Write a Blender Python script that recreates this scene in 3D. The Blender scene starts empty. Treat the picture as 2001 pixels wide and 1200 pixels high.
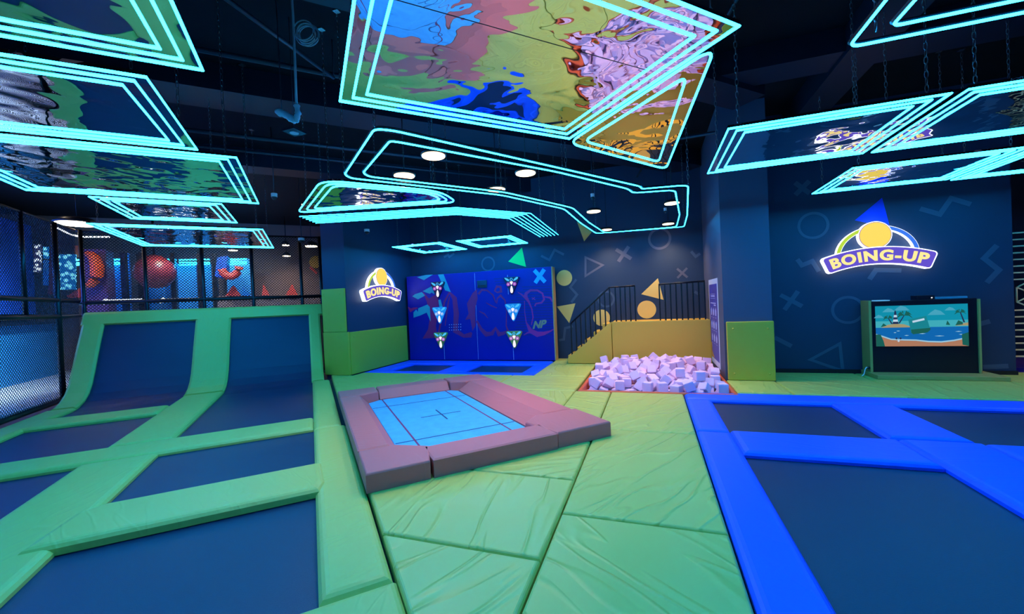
import bpy, bmesh, math, random
from mathutils import Vector, Matrix, Euler
random.seed(7)
sc = bpy.context.scene
C = sc.collection
PI = math.pi

# ------------------------------------------------------------------ camera
EYE, FOC, PITCH, ROLL = 1.5, 800.0, -0.0121, 0.0436     # eye height in m, focal length in pixels of a 2001 px wide frame
YAW = math.radians(18.8)                                 # the hall's long axis lies this far right of the view axis
_p, _t = PITCH, ROLL
_F = Vector((0, math.cos(_p), math.sin(_p)))
_u0 = Vector((0, -math.sin(_p), math.cos(_p)))
_r0 = Vector((1, 0, 0))
_R = _r0 * math.cos(_t) - _u0 * math.sin(_t)
_U = _u0 * math.cos(_t) + _r0 * math.sin(_t)
_RZ = Matrix.Rotation(YAW, 3, 'Z')
_F, _R, _U = _RZ @ _F, _RZ @ _R, _RZ @ _U
cam_d = bpy.data.cameras.new('camera')
cam_d.sensor_width = 36.0
cam_d.lens = 36.0 * FOC / 2001.0
cam_d.clip_start, cam_d.clip_end = 0.05, 200
cam = bpy.data.objects.new('camera', cam_d)
C.objects.link(cam)
M = Matrix((( _R.x, _U.x, -_F.x, 0), (_R.y, _U.y, -_F.y, 0), (_R.z, _U.z, -_F.z, EYE), (0, 0, 0, 1)))
cam.matrix_world = M
sc.camera = cam

def ray(x, y):
    return _R * ((x - 1000.5) / FOC) + _U * (-(y - 600) / FOC) + _F
def at_z(x, y, z=0.0):                   # where a measured picture point lies on a level plane
    d = ray(x, y); t = (z - EYE) / d.z
    return Vector((d.x * t, d.y * t, z))
def at_y(x, y, n):                       # ... on a wall across the hall
    d = ray(x, y); t = n / d.y
    return Vector((d.x * t, n, EYE + d.z * t))
def at_x(x, y, m):                       # ... on a wall along the hall
    d = ray(x, y); t = m / d.x
    return Vector((m, d.y * t, EYE + d.z * t))
S2 = math.sqrt(.5)
def uv(u, v, z=0.0):                     # the trampoline court stands at 45 degrees to the hall
    return Vector((S2 * (v - u), S2 * (u + v), z))
def at_u(x, y, u):
    d = ray(x, y); t = u / (S2 * (d.y - d.x))
    return Vector((d.x * t, d.y * t, EYE + d.z * t))
def at_v(x, y, v):
    d = ray(x, y); t = v / (S2 * (d.y + d.x))
    return Vector((d.x * t, d.y * t, EYE + d.z * t))
def to_uv(w):
    return (S2 * (w.y - w.x), S2 * (w.x + w.y))

# ------------------------------------------------------------------ materials
def lin(c):
    return tuple((v / 12.92 if v <= .04045 else ((v + .055) / 1.055) ** 2.4) for v in c)
def hexc(h):
    return lin(tuple(int(h[i:i + 2], 16) / 255 for i in (0, 2, 4))) + (1,)
def nt(name):
    m = bpy.data.materials.new(name); m.use_nodes = True
    t = m.node_tree
    return m, t, t.nodes['Principled BSDF']
def mat(name, col, rough=.5, metal=0.0, spec=.5, bump=0.0, bscale=30, stretch=(1, 1, 1), vary=0.0, vscale=3, coat=0.0):
    m, t, b = nt(name)
    b.inputs['Base Color'].default_value = (*col[:3], 1)
    b.inputs['Roughness'].default_value = rough
    b.inputs['Metallic'].default_value = metal
    b.inputs['Specular IOR Level'].default_value = spec
    b.inputs['Coat Weight'].default_value = coat
    if bump or vary:
        tc = t.nodes.new('ShaderNodeTexCoord')
        mp = t.nodes.new('ShaderNodeMapping'); mp.inputs['Scale'].default_value = stretch
        t.links.new(tc.outputs['Object'], mp.inputs['Vector'])
    if bump:
        n = t.nodes.new('ShaderNodeTexNoise'); n.inputs['Scale'].default_value = bscale; n.inputs['Detail'].default_value = 4
        t.links.new(mp.outputs['Vector'], n.inputs['Vector'])
        bp = t.nodes.new('ShaderNodeBump'); bp.inputs['Strength'].default_value = bump; bp.inputs['Distance'].default_value = .02
        t.links.new(n.outputs['Fac'], bp.inputs['Height']); t.links.new(bp.outputs['Normal'], b.inputs['Normal'])
    if vary:
        n2 = t.nodes.new('ShaderNodeTexNoise'); n2.inputs['Scale'].default_value = vscale; n2.inputs['Detail'].default_value = 5
        t.links.new(mp.outputs['Vector'], n2.inputs['Vector'])
        mx = t.nodes.new('ShaderNodeMix'); mx.data_type = 'RGBA'
        mx.inputs['A'].default_value = (*[c * (1 - vary) for c in col[:3]], 1)
        mx.inputs['B'].default_value = (*[min(1, c * (1 + vary)) for c in col[:3]], 1)
        t.links.new(n2.outputs['Fac'], mx.inputs['Factor']); t.links.new(mx.outputs['Result'], b.inputs['Base Color'])
    return m
def emit(name, col, s):
    m, t, b = nt(name)
    b.inputs['Base Color'].default_value = (0, 0, 0, 1)
    b.inputs['Specular IOR Level'].default_value = 0.1
    b.inputs['Emission Color'].default_value = (*col[:3], 1)
    b.inputs['Emission Strength'].default_value = s
    return m
def vinyl(name, col, rough=.42, wrinkle=.5, scale=1.0, spec=.5):
    """Padded vinyl: fine weave plus folds that run mostly one way, different on every pad."""
    m, t, b = nt(name)
    b.inputs['Base Color'].default_value = (*col[:3], 1)
    b.inputs['Roughness'].default_value = rough
    b.inputs['Specular IOR Level'].default_value = spec
    tc = t.nodes.new('ShaderNodeTexCoord'); oi = t.nodes.new('ShaderNodeObjectInfo')
    mul = t.nodes.new('ShaderNodeMath'); mul.operation = 'MULTIPLY'; mul.inputs[1].default_value = 6.28
    t.links.new(oi.outputs['Random'], mul.inputs[0])
    rot = t.nodes.new('ShaderNodeVectorRotate'); rot.rotation_type = 'Z_AXIS'
    t.links.new(tc.outputs['Object'], rot.inputs['Vector']); t.links.new(mul.outputs[0], rot.inputs['Angle'])
    add = t.nodes.new('ShaderNodeVectorMath'); add.operation = 'ADD'
    off = t.nodes.new('ShaderNodeVectorMath'); off.operation = 'SCALE'; off.inputs[0].default_value = (37, 53, 11)
    t.links.new(oi.outputs['Random'], off.inputs['Scale'])
    t.links.new(rot.outputs[0], add.inputs[0]); t.links.new(off.outputs[0], add.inputs[1])
    mp = t.nodes.new('ShaderNodeMapping'); mp.inputs['Scale'].default_value = (.6 * scale, 2.6 * scale, 1 * scale)
    t.links.new(add.outputs[0], mp.inputs['Vector'])
    n = t.nodes.new('ShaderNodeTexNoise'); n.inputs['Scale'].default_value = 1.3; n.inputs['Detail'].default_value = 1.2; n.inputs['Distortion'].default_value = .45
    t.links.new(mp.outputs['Vector'], n.inputs['Vector'])
    # ridges: 1-|2f-1| sharpened
    a = t.nodes.new('ShaderNodeMath'); a.operation = 'MULTIPLY_ADD'; a.inputs[1].default_value = 2; a.inputs[2].default_value = -1
    ab = t.nodes.new('ShaderNodeMath'); ab.operation = 'ABSOLUTE'
    pw = t.nodes.new('ShaderNodeMapRange'); pw.interpolation_type = 'SMOOTHSTEP'
    pw.inputs['From Min'].default_value = 0; pw.inputs['From Max'].default_value = .14; pw.inputs['To Min'].default_value = 1; pw.inputs['To Max'].default_value = 0
    t.links.new(n.outputs['Fac'], a.inputs[0]); t.links.new(a.outputs[0], ab.inputs[0]); t.links.new(ab.outputs[0], pw.inputs['Value'])
    big = t.nodes.new('ShaderNodeTexNoise'); big.inputs['Scale'].default_value = 1.6 * scale; big.inputs['Detail'].default_value = 1
    t.links.new(add.outputs[0], big.inputs['Vector'])
    sm = t.nodes.new('ShaderNodeMath'); sm.operation = 'MULTIPLY_ADD'; sm.inputs[1].default_value = .8
    t.links.new(big.outputs['Fac'], sm.inputs[0])
    half = t.nodes.new('ShaderNodeMath'); half.operation = 'MULTIPLY'; half.inputs[1].default_value = .30
    t.links.new(pw.outputs['Result'], half.inputs[0]); t.links.new(half.outputs[0], sm.inputs[2])
    bp = t.nodes.new('ShaderNodeBump'); bp.inputs['Strength'].default_value = wrinkle; bp.inputs['Distance'].default_value = .03
    t.links.new(sm.outputs[0], bp.inputs['Height']); t.links.new(bp.outputs['Normal'], b.inputs['Normal'])
    return m
def mirror_foil(name, tint, amp, scale):
    m, t, b = nt(name)
    b.inputs['Base Color'].default_value = (*tint, 1); b.inputs['Metallic'].default_value = 1; b.inputs['Roughness'].default_value = .015
    tc = t.nodes.new('ShaderNodeTexCoord')
    n = t.nodes.new('ShaderNodeTexNoise'); n.inputs['Scale'].default_value = scale; n.inputs['Detail'].default_value = 1.5; n.inputs['Distortion'].default_value = .6
    t.links.new(tc.outputs['Object'], n.inputs['Vector'])
    bp = t.nodes.new('ShaderNodeBump'); bp.inputs['Strength'].default_value = 1.0; bp.inputs['Distance'].default_value = amp
    t.links.new(n.outputs['Fac'], bp.inputs['Height']); t.links.new(bp.outputs['Normal'], b.inputs['Normal'])
    return m

NEON_S = 37
MAT = {}
MAT['mat_yellow'] = vinyl('yellow_green_vinyl', (.56, .56, .12), .36, .75, 1.4)
MAT['pad_yellow'] = vinyl('yellow_green_pad_vinyl', (.54, .56, .12), .45, .18, 2.2)
MAT['wallpad'] = vinyl('wall_pad_vinyl', (.62, .46, .035), .5, .12, .7)
MAT['stairpad'] = vinyl('stair_pad_vinyl', (.70, .40, .045), .5, .12, .7)
MAT['pad_blue'] = vinyl('blue_pad_vinyl', (.0, .10, .95), .5, .10, 1.5)
MAT['pad_brown'] = vinyl('brown_pad_vinyl', (.66, .15, .14), .5, .10, 1.5)
MAT['pad_orange'] = vinyl('orange_pad_vinyl', (.75, .10, .03), .5, .15, 1.2)
MAT['bed'] = mat('trampoline_mesh_bed', (.001, .024, .075), .42, 0, .55, .25, 260)
MAT['bed_blue'] = mat('light_blue_gym_bed', (.08, .42, .80), .6, 0, .3, .3, 120, (1, 1, 1), .25, 9)
MAT['bed_line'] = mat('dark_red_line', (.22, .03, .10), .7)
MAT['bed_mark'] = mat('dark_blue_line', (.01, .05, .14), .7)
MAT['floor'] = mat('dark_subfloor', (.02, .025, .04), .8)
MAT['navy'] = mat('navy_wall_paint', (.02, .04, .085), .55, 0, .35, .05, 60, (1, 1, 1), .12, 1.2)
MAT['greywall'] = mat('blue_grey_wall_paint', (.075, .085, .14), .6, 0, .3, .05, 60)
MAT['ceiling'] = mat('black_ceiling_paint', (.002, .003, .007), .8, 0, .2, .1, 20)
MAT['duct'] = mat('dark_blue_duct', (.005, .011, .028), .5, .2, .4)
MAT['pipe'] = mat('dark_pipe', (.02, .03, .05), .4, .4)
MAT['steel_black'] = mat('black_steel', (.006, .008, .014), .35, .3, .5)
MAT['chain'] = mat('bright_chain', (.28, .3, .33), .3, 1)
MAT['net'] = mat('black_netting', (.008, .010, .02), .7)
MAT['neon'] = emit('cyan_neon', (.008, .40, 1.0), NEON_S)
MAT['lampglow'] = emit('warm_lamp_glow', (1.0, .72, .40), 5)
MAT['mirror'] = mirror_foil('wavy_mirror_foil', (.72, .72, .72), .016, 2.6)
MAT['mirror2'] = mirror_foil('rippled_mirror_foil', (.66, .68, .72), .016, 3.4)
MAT['paint_yellow'] = mat('yellow_wall_paint', (.85, .55, .13), .6)
MAT['paint_grey'] = mat('grey_wall_paint', (.055, .085, .14), .6)
MAT['paint_warmgrey'] = mat('warm_grey_wall_paint', (.10, .10, .145), .6)
MAT['paint_blue'] = mat('vivid_blue_wall_paint', (.0, .05, .9), .6)
MAT['paint_green'] = mat('sea_green_wall_paint', (.02, .80, .13), .6)
MAT['board_blue'] = mat('royal_blue_board', (.002, .004, .28), .42, 0, .4)
MAT['wood'] = mat('pale_wood_edge', (.50, .33, .13), .5, 0, .4, .1, 30, (1, 8, 1), .2, 10)
MAT['graffiti'] = mat('purple_graffiti_paint', (.42, .010, .15), .5)
MAT['graffiti2'] = mat('bright_purple_graffiti', (.50, .015, .24), .5)
MAT['teal'] = mat('teal_paint', (.01, .36, .44), .5)
MAT['sky_x'] = mat('sky_blue_paint', (.03, .42, .95), .5)
MAT['gold'] = mat('dull_gold', (.40, .30, .18), .45, .3)
MAT['stripe'] = mat('dark_navy_stripe', (.003, .008, .16), .5)
MAT['dots'] = mat('pale_dots', (.65, .65, .85), .5)
MAT['screen_dark'] = mat('dark_teal_screen', (.004, .05, .10), .2)
MAT['white'] = mat('white_plastic', (.75, .77, .8), .5)
MAT['poster_border'] = mat('white_poster_border', (.62, .64, .80), .5)
MAT['poster'] = mat('purple_poster_print', (.075, .06, .34), .5)
MAT['poster_fig'] = mat('pale_poster_print', (.45, .45, .78), .5)
MAT['poster_orange'] = mat('orange_poster_print', (.65, .28, .06), .5)
MAT['black_gloss'] = mat('black_panel', (.004, .006, .014), .35)
MAT['console_edge'] = mat('olive_green_board', (.48, .36, .10), .5)
MAT['lattice'] = mat('champagne_metal', (.9, .7, .42), .5, .0)
MAT['cable'] = mat('grey_blue_cable', (.22, .30, .36), .5)
MAT['plastic_wrap'] = mat('crumpled_plastic_wrap', (.26, .40, .52), .3, 0, .5, .6, 25)
MAT['cube'] = mat('lilac_foam', (.90, .56, .80), .85, 0, .2, .1, 40)

# ------------------------------------------------------------------ mesh building
class MB:
    def __init__(s): s.v = []; s.f = []; s.sm = []
    def add(s, vs, fs, smooth=False):
        o = len(s.v); s.v += [Vector(v) for v in vs]; s.f += [tuple(i + o for i in f) for f in fs]; s.sm += [smooth] * len(fs)
        return s
    def box(s, x0, x1, y0, y1, z0, z1, mtx=None):
        vs = [Vector((x, y, z)) for z in (z0, z1) for x, y in ((x0, y0), (x1, y0), (x1, y1), (x0, y1))]
        if mtx: vs = [mtx @ v for v in vs]
        return s.add(vs, [(3, 2, 1, 0), (4, 5, 6, 7), (0, 1, 5, 4), (1, 2, 6, 5), (2, 3, 7, 6), (3, 0, 4, 7)])
    def rings(s, rings, cap0=True, cap1=True, closed=True, smooth=False):
        n = len(rings[0]); vs = [p for r in rings for p in r]; fs = []
        for i in range(len(rings) - 1):
            for j in range(n if closed else n - 1):
                k = (j + 1) % n
                fs.append((i * n + j, i * n + k, (i + 1) * n + k, (i + 1) * n + j))
        if cap0: fs.append(tuple(reversed(range(n))))
        if cap1: fs.append(tuple((len(rings) - 1) * n + j for j in range(n)))
        return s.add(vs, fs, smooth)
    def prism(s, poly, z0, z1, ch=0.0, ch2=None):
        poly = ccw(poly)
        r = [[Vector((p[0], p[1], z0)) for p in poly]]
        if ch:
            ci = ch2 if ch2 else ch
            for a, b in ((0, 1.0), (.3, .42), (.62, .13), (1, 0)):
                q = inset(poly, ci * a) if a else poly
                r.append([Vector((p[0], p[1], z1 - ch * b)) for p in q])
        else:
            r.append([Vector((p[0], p[1], z1)) for p in poly])
        return s.rings(r)
    def tube(s, pts, r, n=8, closed=False, smooth=True, taper=None):
        pts = [Vector(p) for p in pts]; N = len(pts); rings = []
        for i, p in enumerate(pts):
            if closed: a, b = pts[i - 1], pts[(i + 1) % N]
            else: a, b = pts[max(0, i - 1)], pts[min(N - 1, i + 1)]
            d = (b - a).normalized()
            up = Vector((0, 0, 1)) if abs(d.z) < .95 else Vector((1, 0, 0))
            x = d.cross(up).normalized(); y = x.cross(d).normalized()
            rr = r if taper is None else r * taper[i]
            k = 1.0
            if 0 < i < N - 1 or closed:
                c = (p - a).normalized().dot((b - p).normalized()); c = max(-.5, min(1, c)); k = 1 / max(.45, math.sqrt((1 + c) / 2))
            rings.append([p + x * math.cos(2 * PI * j / n) * rr * k + y * math.sin(2 * PI * j / n) * rr for j in range(n)])
        if closed: rings.append(rings[0])
        return s.rings(rings, not closed, not closed, True, smooth)
    def cyl(s, c, r, z0, z1, n=20, r1=None, smooth=True):
        r1 = r if r1 is None else r1
        f = lambda rr, z: [Vector((c[0] + rr * math.cos(2 * PI * j / n), c[1] + rr * math.sin(2 * PI * j / n), z)) for j in range(n)]
        return s.rings([f(r, z0), f(r1, z1)], True, True, True, False)
    def lathe(s, c, prof, n=20, smooth=True):
        f = lambda rr, z: [Vector((c[0] + rr * math.cos(2 * PI * j / n), c[1] + rr * math.sin(2 * PI * j / n), c[2] + z)) for j in range(n)]
        return s.rings([f(max(r, .0005), z) for r, z in prof], True, True, True, smooth)
    def flat(s, poly, fr, depth, ch=0.0):
        """A plate: 2-D outline in the wall frame fr = (origin, right, up, out), raised by depth."""
        o, r, u, n = fr
        poly = ccw(poly)
        b = [o + r * p[0] + u * p[1] for p in poly]
        t = [o + r * p[0] + u * p[1] + n * depth for p in poly]
        return s.rings([b, t])
    def ribbon(s, pts, w, fr, depth, closed=False, widths=None):
        o, r, u, n = fr; N = len(pts); L = []; Rr = []
        for i in range(N):
            p = Vector(pts[i])
            a = Vector(pts[i - 1]) if (i or closed) else p
            b = Vector(pts[(i + 1) % N]) if (i < N - 1 or closed) else p
            d1 = (p - a).normalized() if (p - a).length > 1e-9 else (b - p).normalized()
            d2 = (b - p).normalized() if (b - p).length > 1e-9 else d1
            nn = Vector((-(d1.y + d2.y), d1.x + d2.x))
            nn = nn.normalized() if nn.length > 1e-6 else Vector((-d1.y, d1.x))
            k = 1 / max(.5, nn.dot(Vector((-d1.y, d1.x))))
            ww = (widths[i] if widths else w) / 2 * k
            L.append(p + nn * ww); Rr.append(p - nn * ww)
        P3 = lambda q, h: o + r * q.x + u * q.y + n * h
        rings = [[P3(Rr[i], 0), P3(Rr[i], depth), P3(L[i], depth), P3(L[i], 0)] for i in range(N)]
        if closed: rings.append(rings[0])
        return s.rings(rings, not closed, not closed)

def ccw(poly):
    a = sum(poly[i][0] * poly[(i + 1) % len(poly)][1] - poly[(i + 1) % len(poly)][0] * poly[i][1] for i in range(len(poly)))
    return list(poly) if a > 0 else list(reversed(poly))
def inset(poly, d):
    """Moves every edge of a counter-clockwise outline inward by d."""
    n = len(poly); out = []
    for i in range(n):
        p0, p1, p2 = (Vector((poly[k][0], poly[k][1])) for k in (i - 1, i, (i + 1) % n))
        a = (p1 - p0).normalized(); b = (p2 - p1).normalized()
        n1 = Vector((-a.y, a.x)); n2 = Vector((-b.y, b.x))
        den = 1 + n1.dot(n2)
        q = p1 + (n1 + n2) * (d / den if den > .15 else d / .15)
        out.append((q.x, q.y))
    return out
def rounded(poly, r, n=6):
    poly = ccw(poly); out = []; N = len(poly)
    for i in range(N):
        rr = r[i] if isinstance(r, (list, tuple)) else r
        p0, p1, p2 = (Vector((poly[k][0], poly[k][1])) for k in (i - 1, i, (i + 1) % N))
        a = (p0 - p1); b = (p2 - p1)
        k = min(rr, a.length * .45, b.length * .45)
        if k < 1e-4: out.append((p1.x, p1.y)); continue
        s, e = p1 + a.normalized() * k, p1 + b.normalized() * k
        for j in range(n + 1):
            t = j / n; q = s * (1 - t) ** 2 + p1 * 2 * t * (1 - t) + e * t * t
            out.append((q.x, q.y))
    return out
def clip(poly, a, b, c):
    """Keeps the part of a convex outline where a*x + b*y >= c."""
    out = []; n = len(poly)
    for i in range(n):
        p, q = poly[i], poly[(i + 1) % n]
        fp, fq = a * p[0] + b * p[1] - c, a * q[0] + b * q[1] - c
        if fp >= 0: out.append(p)
        if fp * fq < 0:
            t = fp / (fp - fq); out.append((p[0] + (q[0] - p[0]) * t, p[1] + (q[1] - p[1]) * t))
    return out
def circle(cx, cy, r, n=32, ry=None):
    return [(cx + r * math.cos(2 * PI * i / n), cy + (ry or r) * math.sin(2 * PI * i / n)) for i in range(n)]

LOC = {}
def put(name, mb, m, parent=None, local=False, at=None):
    """Links one mesh object. Its origin sits at the base of a top-level thing, or at its parent's."""
    me = bpy.data.meshes.new(name)
    if parent is None:
        xs = [v.x for v in mb.v]; ys = [v.y for v in mb.v]; zs = [v.z for v in mb.v]
        L = Vector(at) if at else Vector(((min(xs) + max(xs)) / 2, (min(ys) + max(ys)) / 2, min(zs)))
    else:
        L = LOC[parent.name]
    if local: L2 = Vector((0, 0, 0))
    else: L2 = L
    me.from_pydata([v - L2 for v in mb.v], [], mb.f)
    me.polygons.foreach_set('use_smooth', mb.sm)
    me.update()
    bmn = bmesh.new(); bmn.from_mesh(me); bmesh.ops.recalc_face_normals(bmn, faces=bmn.faces); bmn.to_mesh(me); bmn.free()
    me.materials.append(MAT[m] if isinstance(m, str) else m)
    o = bpy.data.objects.new(name, me); C.objects.link(o)
    if parent is None:
        if not local: o.location = L
        LOC[o.name] = L
    else:
        o.parent = parent; LOC[o.name] = L
    return o
def tag(o, label=None, cat=None, group=None, kind=None):
    if label: o['label'] = label
    if cat: o['category'] = cat
    if group: o['group'] = group
    if kind: o['kind'] = kind
    return o
def thing(name, loc, label, cat, group=None):
    o = bpy.data.objects.new(name, None); C.objects.link(o)
    o.empty_display_size = .1
    o.location = Vector(loc); LOC[o.name] = Vector(loc)
    return tag(o, label, cat, group)
def copy_tree(o, parent=None):
    c = o.copy(); C.objects.link(c)
    LOC[c.name] = LOC.get(o.name, Vector((0, 0, 0)))
    if parent is not None: c.parent = parent
    for ch in list(o.children): copy_tree(ch, c)
    return c
def struct(name, mb, m, parent=None):
    o = put(name, mb, m, parent)
    if parent is None: o['kind'] = 'structure'
    return o
def text_mesh(txt, size, bold=0.0, shear=0.0, res=3, space=1.0):
    cu = bpy.data.curves.new('lettering', 'FONT'); cu.body = txt; cu.size = size; cu.offset = bold; cu.shear = shear; cu.space_character = space
    cu.align_x = 'CENTER'; cu.align_y = 'CENTER'; cu.resolution_u = res
    o = bpy.data.objects.new('lettering', cu); C.objects.link(o)
    dg = bpy.context.evaluated_depsgraph_get(); dg.update()
    me = bpy.data.meshes.new_from_object(o.evaluated_get(dg))
    vs = [v.co.copy() for v in me.vertices]; fs = [tuple(p.vertices) for p in me.polygons]
    bpy.data.objects.remove(o); bpy.data.curves.remove(cu); bpy.data.meshes.remove(me)
    return vs, fs

# ------------------------------------------------------------------ the setting
FZ = -0.10
NB = 10.36            # back wall
PIT = (-1.20, 1.165, 6.68, 9.40)
f = MB()
px0, px1, py0, py1 = PIT
f.box(-24, px0, -3, 26, FZ - .3, FZ); f.box(px1, 14, -3, 26, FZ - .3, FZ)
f.box(px0, px1, -3, py0, FZ - .3, FZ); f.box(px0, px1, py1, 26, FZ - .3, FZ)
f.box(px0, px1, py0, py1, FZ - .5, -.23)
struct('floor', f, 'floor')
CZ = 4.7
struct('ceiling', MB().box(-24, 14, -3, 26, CZ, CZ + .2), 'ceiling')
wb = struct('wall_back', MB().box(-6.56, 1.17, NB, NB + .2, FZ, CZ), 'navy')
COL = struct('wall_column', MB().box(-7.2, -6.55, 7.6, NB + .2, FZ, CZ), 'navy')
PIL = struct('wall_pillar', MB().box(1.17, 1.9, 7.85, NB + .2, FZ, CZ), 'greywall')
wr = struct('wall_right', MB().box(1.9, 5.44, 8.7, 8.95, FZ, CZ), 'navy')
wf = struct('wall_far_right', MB().box(5.44, 12, 10.9, 11.1, FZ, CZ), 'navy')
struct('trim_1', MB().box(1.9, 5.44, 8.66, 8.7, FZ, .06), 'black_gloss', None)

# painted shapes on the walls: a picture point on the wall's plane gives the place in metres
def frame_y(n, out=-1): return (Vector((0, n, 0)), Vector((1, 0, 0)), Vector((0, 0, 1)), Vector((0, out, 0)))
def frame_x(m, out): return (Vector((m, 0, 0)), Vector((0, 1, 0)), Vector((0, 0, 1)), Vector((out, 0, 0)))
class Painter:
    def __init__(s, n, k, x0, y0, wall): s.n, s.k, s.x0, s.y0, s.w = n, k, x0, y0, wall; s.fr = frame_y(n - .0005)
    def q(s, c):
        p = at_y(s.x0 + s.k * c[0], s.y0 + s.k * c[1], s.n); return (p.x, p.z)
    def fill(s, name, pts, m): return put(name, MB().flat([s.q(p) for p in pts], s.fr, .003), m, s.w)
    def disc(s, name, c, r, m):
        p = s.q(c); e = s.q((c[0], c[1] + r)); rr = abs(e[1] - p[1])
        return put(name, MB().flat(circle(p[0], p[1], rr), s.fr, .003), m, s.w)
    def ring(s, c, r, m, w=.05):
        p = s.q(c); e = s.q((c[0], c[1] + r)); rr = abs(e[1] - p[1])
        return put('painted_ring', MB().ribbon(circle(p[0], p[1], rr, 36), w, s.fr, .003, True), m, s.w)
    def line(s, name, pts, m, w=.07, closed=False):
        return put(name, MB().ribbon([s.q(p) for p in pts], w, s.fr, .003, closed), m, s.w)
    def cross(s, c, a, m, w=.07, tilt=0):
        p = Vector(s.q(c)); e = s.q((c[0], c[1] + a)); rr = abs(e[1] - p[1]) * 1.3; b = MB()
        for t in (PI / 4 + tilt, -PI / 4 + tilt):
            d = Vector((math.cos(t), math.sin(t))) * rr
            b.ribbon([p - d, p + d], w, s.fr, .003 if t > 0 else .0032)
        return put('painted_cross', b, m, s.w)
P8c = Painter(NB, .29167, 1040, 430, wb)
for c, r in (((215, 388), 53), ((465, 655), 55), ((767, 600), 60)): P8c.disc('painted_circle', c, r, 'paint_yellow')
for t in (((165, 580), (290, 558), (248, 690)), ((842, 390), (730, 497), (880, 535)), ((300, 10), (400, 80), (348, 143))):
    P8c.fill('painted_triangle', t, 'paint_yellow')
P8c.cross((612, 228), 46, 'paint_warmgrey', .085, .15)
P8c.cross((1005, 355), 34, 'paint_warmgrey', .05)
P8c.ring((853, 125), 66, 'paint_warmgrey', .055)
P8c.ring((495, 530), 50, 'paint_grey', .05)
P8c.line('painted_triangle_outline', ((357, 250), (472, 302), (357, 375)), 'paint_warmgrey', .05, True)
for t in (((60, 240), (115, 268), (150, 200), (212, 232)), ((295, 398), (255, 450), (300, 500), (262, 552)), ((180, 805), (212, 800), (220, 725), (272, 712)), ((1065, 210), (1095, 245), (1125, 225)), ((1088, 480), (1120, 500))):
    P8c.line('painted_zigzag', t, 'paint_grey', .06)
P7c = Painter(NB, .25, 610, 470, wb)
P7c.fill('painted_triangle', ((1640, 55), (1533, 165), (1672, 207)), 'paint_green')
P7c.ring((1375, 183), 52, 'paint_grey', .045)
P7c.line('painted_zigzag', ((1030, 130), (1062, 112), (1072, 128), (1110, 100)), 'paint_grey', .06)
P9c = Painter(8.7, .36659, 1380, 340, wr)
P9c.ring((570, 275), 66, 'paint_grey', .045); P9c.ring((755, 725), 68, 'paint_grey', .045)
P9c.cross((512, 75), 36, 'paint_grey', .08); P9c.cross((453, 675), 45, 'paint_grey', .075, .2)
for t in (((1140, 185), (1245, 215), (1305, 130), (1410, 162)), ((1550, 380), (1480, 450), (1560, 512), (1495, 580)), ((485, 455), (510, 487), (565, 465), (600, 520)),
          ((365, 872), (455, 918)), ((870, 562), (905, 512), (1040, 515)), ((1475, 1030), (1610, 1024)), ((1445, 803), (1512, 785))):
    P9c.line('painted_zigzag', t, 'paint_grey', .075)
P9c.line('painted_triangle_outline', ((555, 990), (712, 905), (728, 1050)), 'paint_grey', .05, True)
P9c.fill('painted_triangle', ((937, 127), (792, 247), (980, 287)), 'paint_blue')

# ------------------------------------------------------------------ green floor mats (hall grid), each its own pad
def hull_mat(rect, cuts, label, group='yellow-green floor mats'):
    m0, m1, n0, n1 = rect
    p = [(m0, n0), (m1, n0), (m1, n1), (m0, n1)]
    for a, b, c in cuts: p = clip(p, a, b, c)
    if len(p) < 3: return
    p = inset(ccw(p), .006)
    tag(put('floor_mat', MB().prism(p, FZ, 0, .022), 'mat_yellow'), label, 'floor mat', group)
VR = (S2, S2, .36)           # right edge of the trampoline court's long pad
G0, G1, GV0, GV1 = 3.5, 7.28, .34, 2.82
B_ = []
hull_mat((-.66, .41, .7, 2.81), [], 'yellow-green floor mat nearest the camera, along the bright blue side pad')
hull_mat((-.66, .41, 2.81, 4.76), [], 'creased yellow-green floor mat between the pink-brown corner block and the blue side pad')
hull_mat((-.66, .41, 4.76, 6.66), [], 'yellow-green floor mat just before the foam pit, beside the small blue-framed trampoline')
hull_mat((-1.85, -.66, .5, 2.27), [VR], 'triangular yellow-green floor mat at the bottom beside the court edge pad')
hull_mat((-2.7, -.66, 2.27, 3.36), [VR], 'wrinkled yellow-green floor mat right in front of the pink-brown frame')
hull_mat((-1.95, -.66, 3.365, 4.9), [VR], 'narrow yellow-green floor mat wedge under the front edge of the pink-brown frame')
hull_mat((-1.24, -.66, 4.9, 6.66), [], 'narrow yellow-green floor mat between gym trampoline and foam pit corner')
hull_mat((-2.75, -1.24, 4.9, 6.66), [VR], 'yellow-green floor mat along the right side of the pink-brown frame')
hull_mat((-3.9, -1.95, 3.365, 4.9), [VR], 'yellow-green floor mat under the light blue gym bed')
hull_mat((-4.6, -2.75, 4.9, 6.66), [VR], 'yellow-green floor mat under the back of the pink-brown frame')
hull_mat((-6.45, -4.55, 4.9, 7.95), [VR], 'yellow-green floor mat in front of the green padded column')
hull_mat((-4.55, -2.75, 6.66, 7.95), [VR], 'yellow-green floor mat behind the pink-brown frame, before the blue wall trampolines')
hull_mat((-2.75, -1.24, 6.66, 7.95), [], 'yellow-green floor mat left of the foam pit, before the graffiti wall')
hull_mat((-7.2, -6.45, 6.8, 7.59), [VR], 'small yellow-green floor mat wedge at the foot of the padded column')
hull_mat((-2.32, -1.24, 7.95, 9.88), [], 'yellow-green floor mat between blue wall trampolines and foam pit')
hull_mat((-2.32, -1.9, 9.88, 10.34), [], 'small yellow-green floor mat at the foot of the padded stair')
hull_mat((1.17, 1.9, 6.86, 7.83), [], 'yellow-green floor mat at the foot of the green padded pillar')
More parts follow.
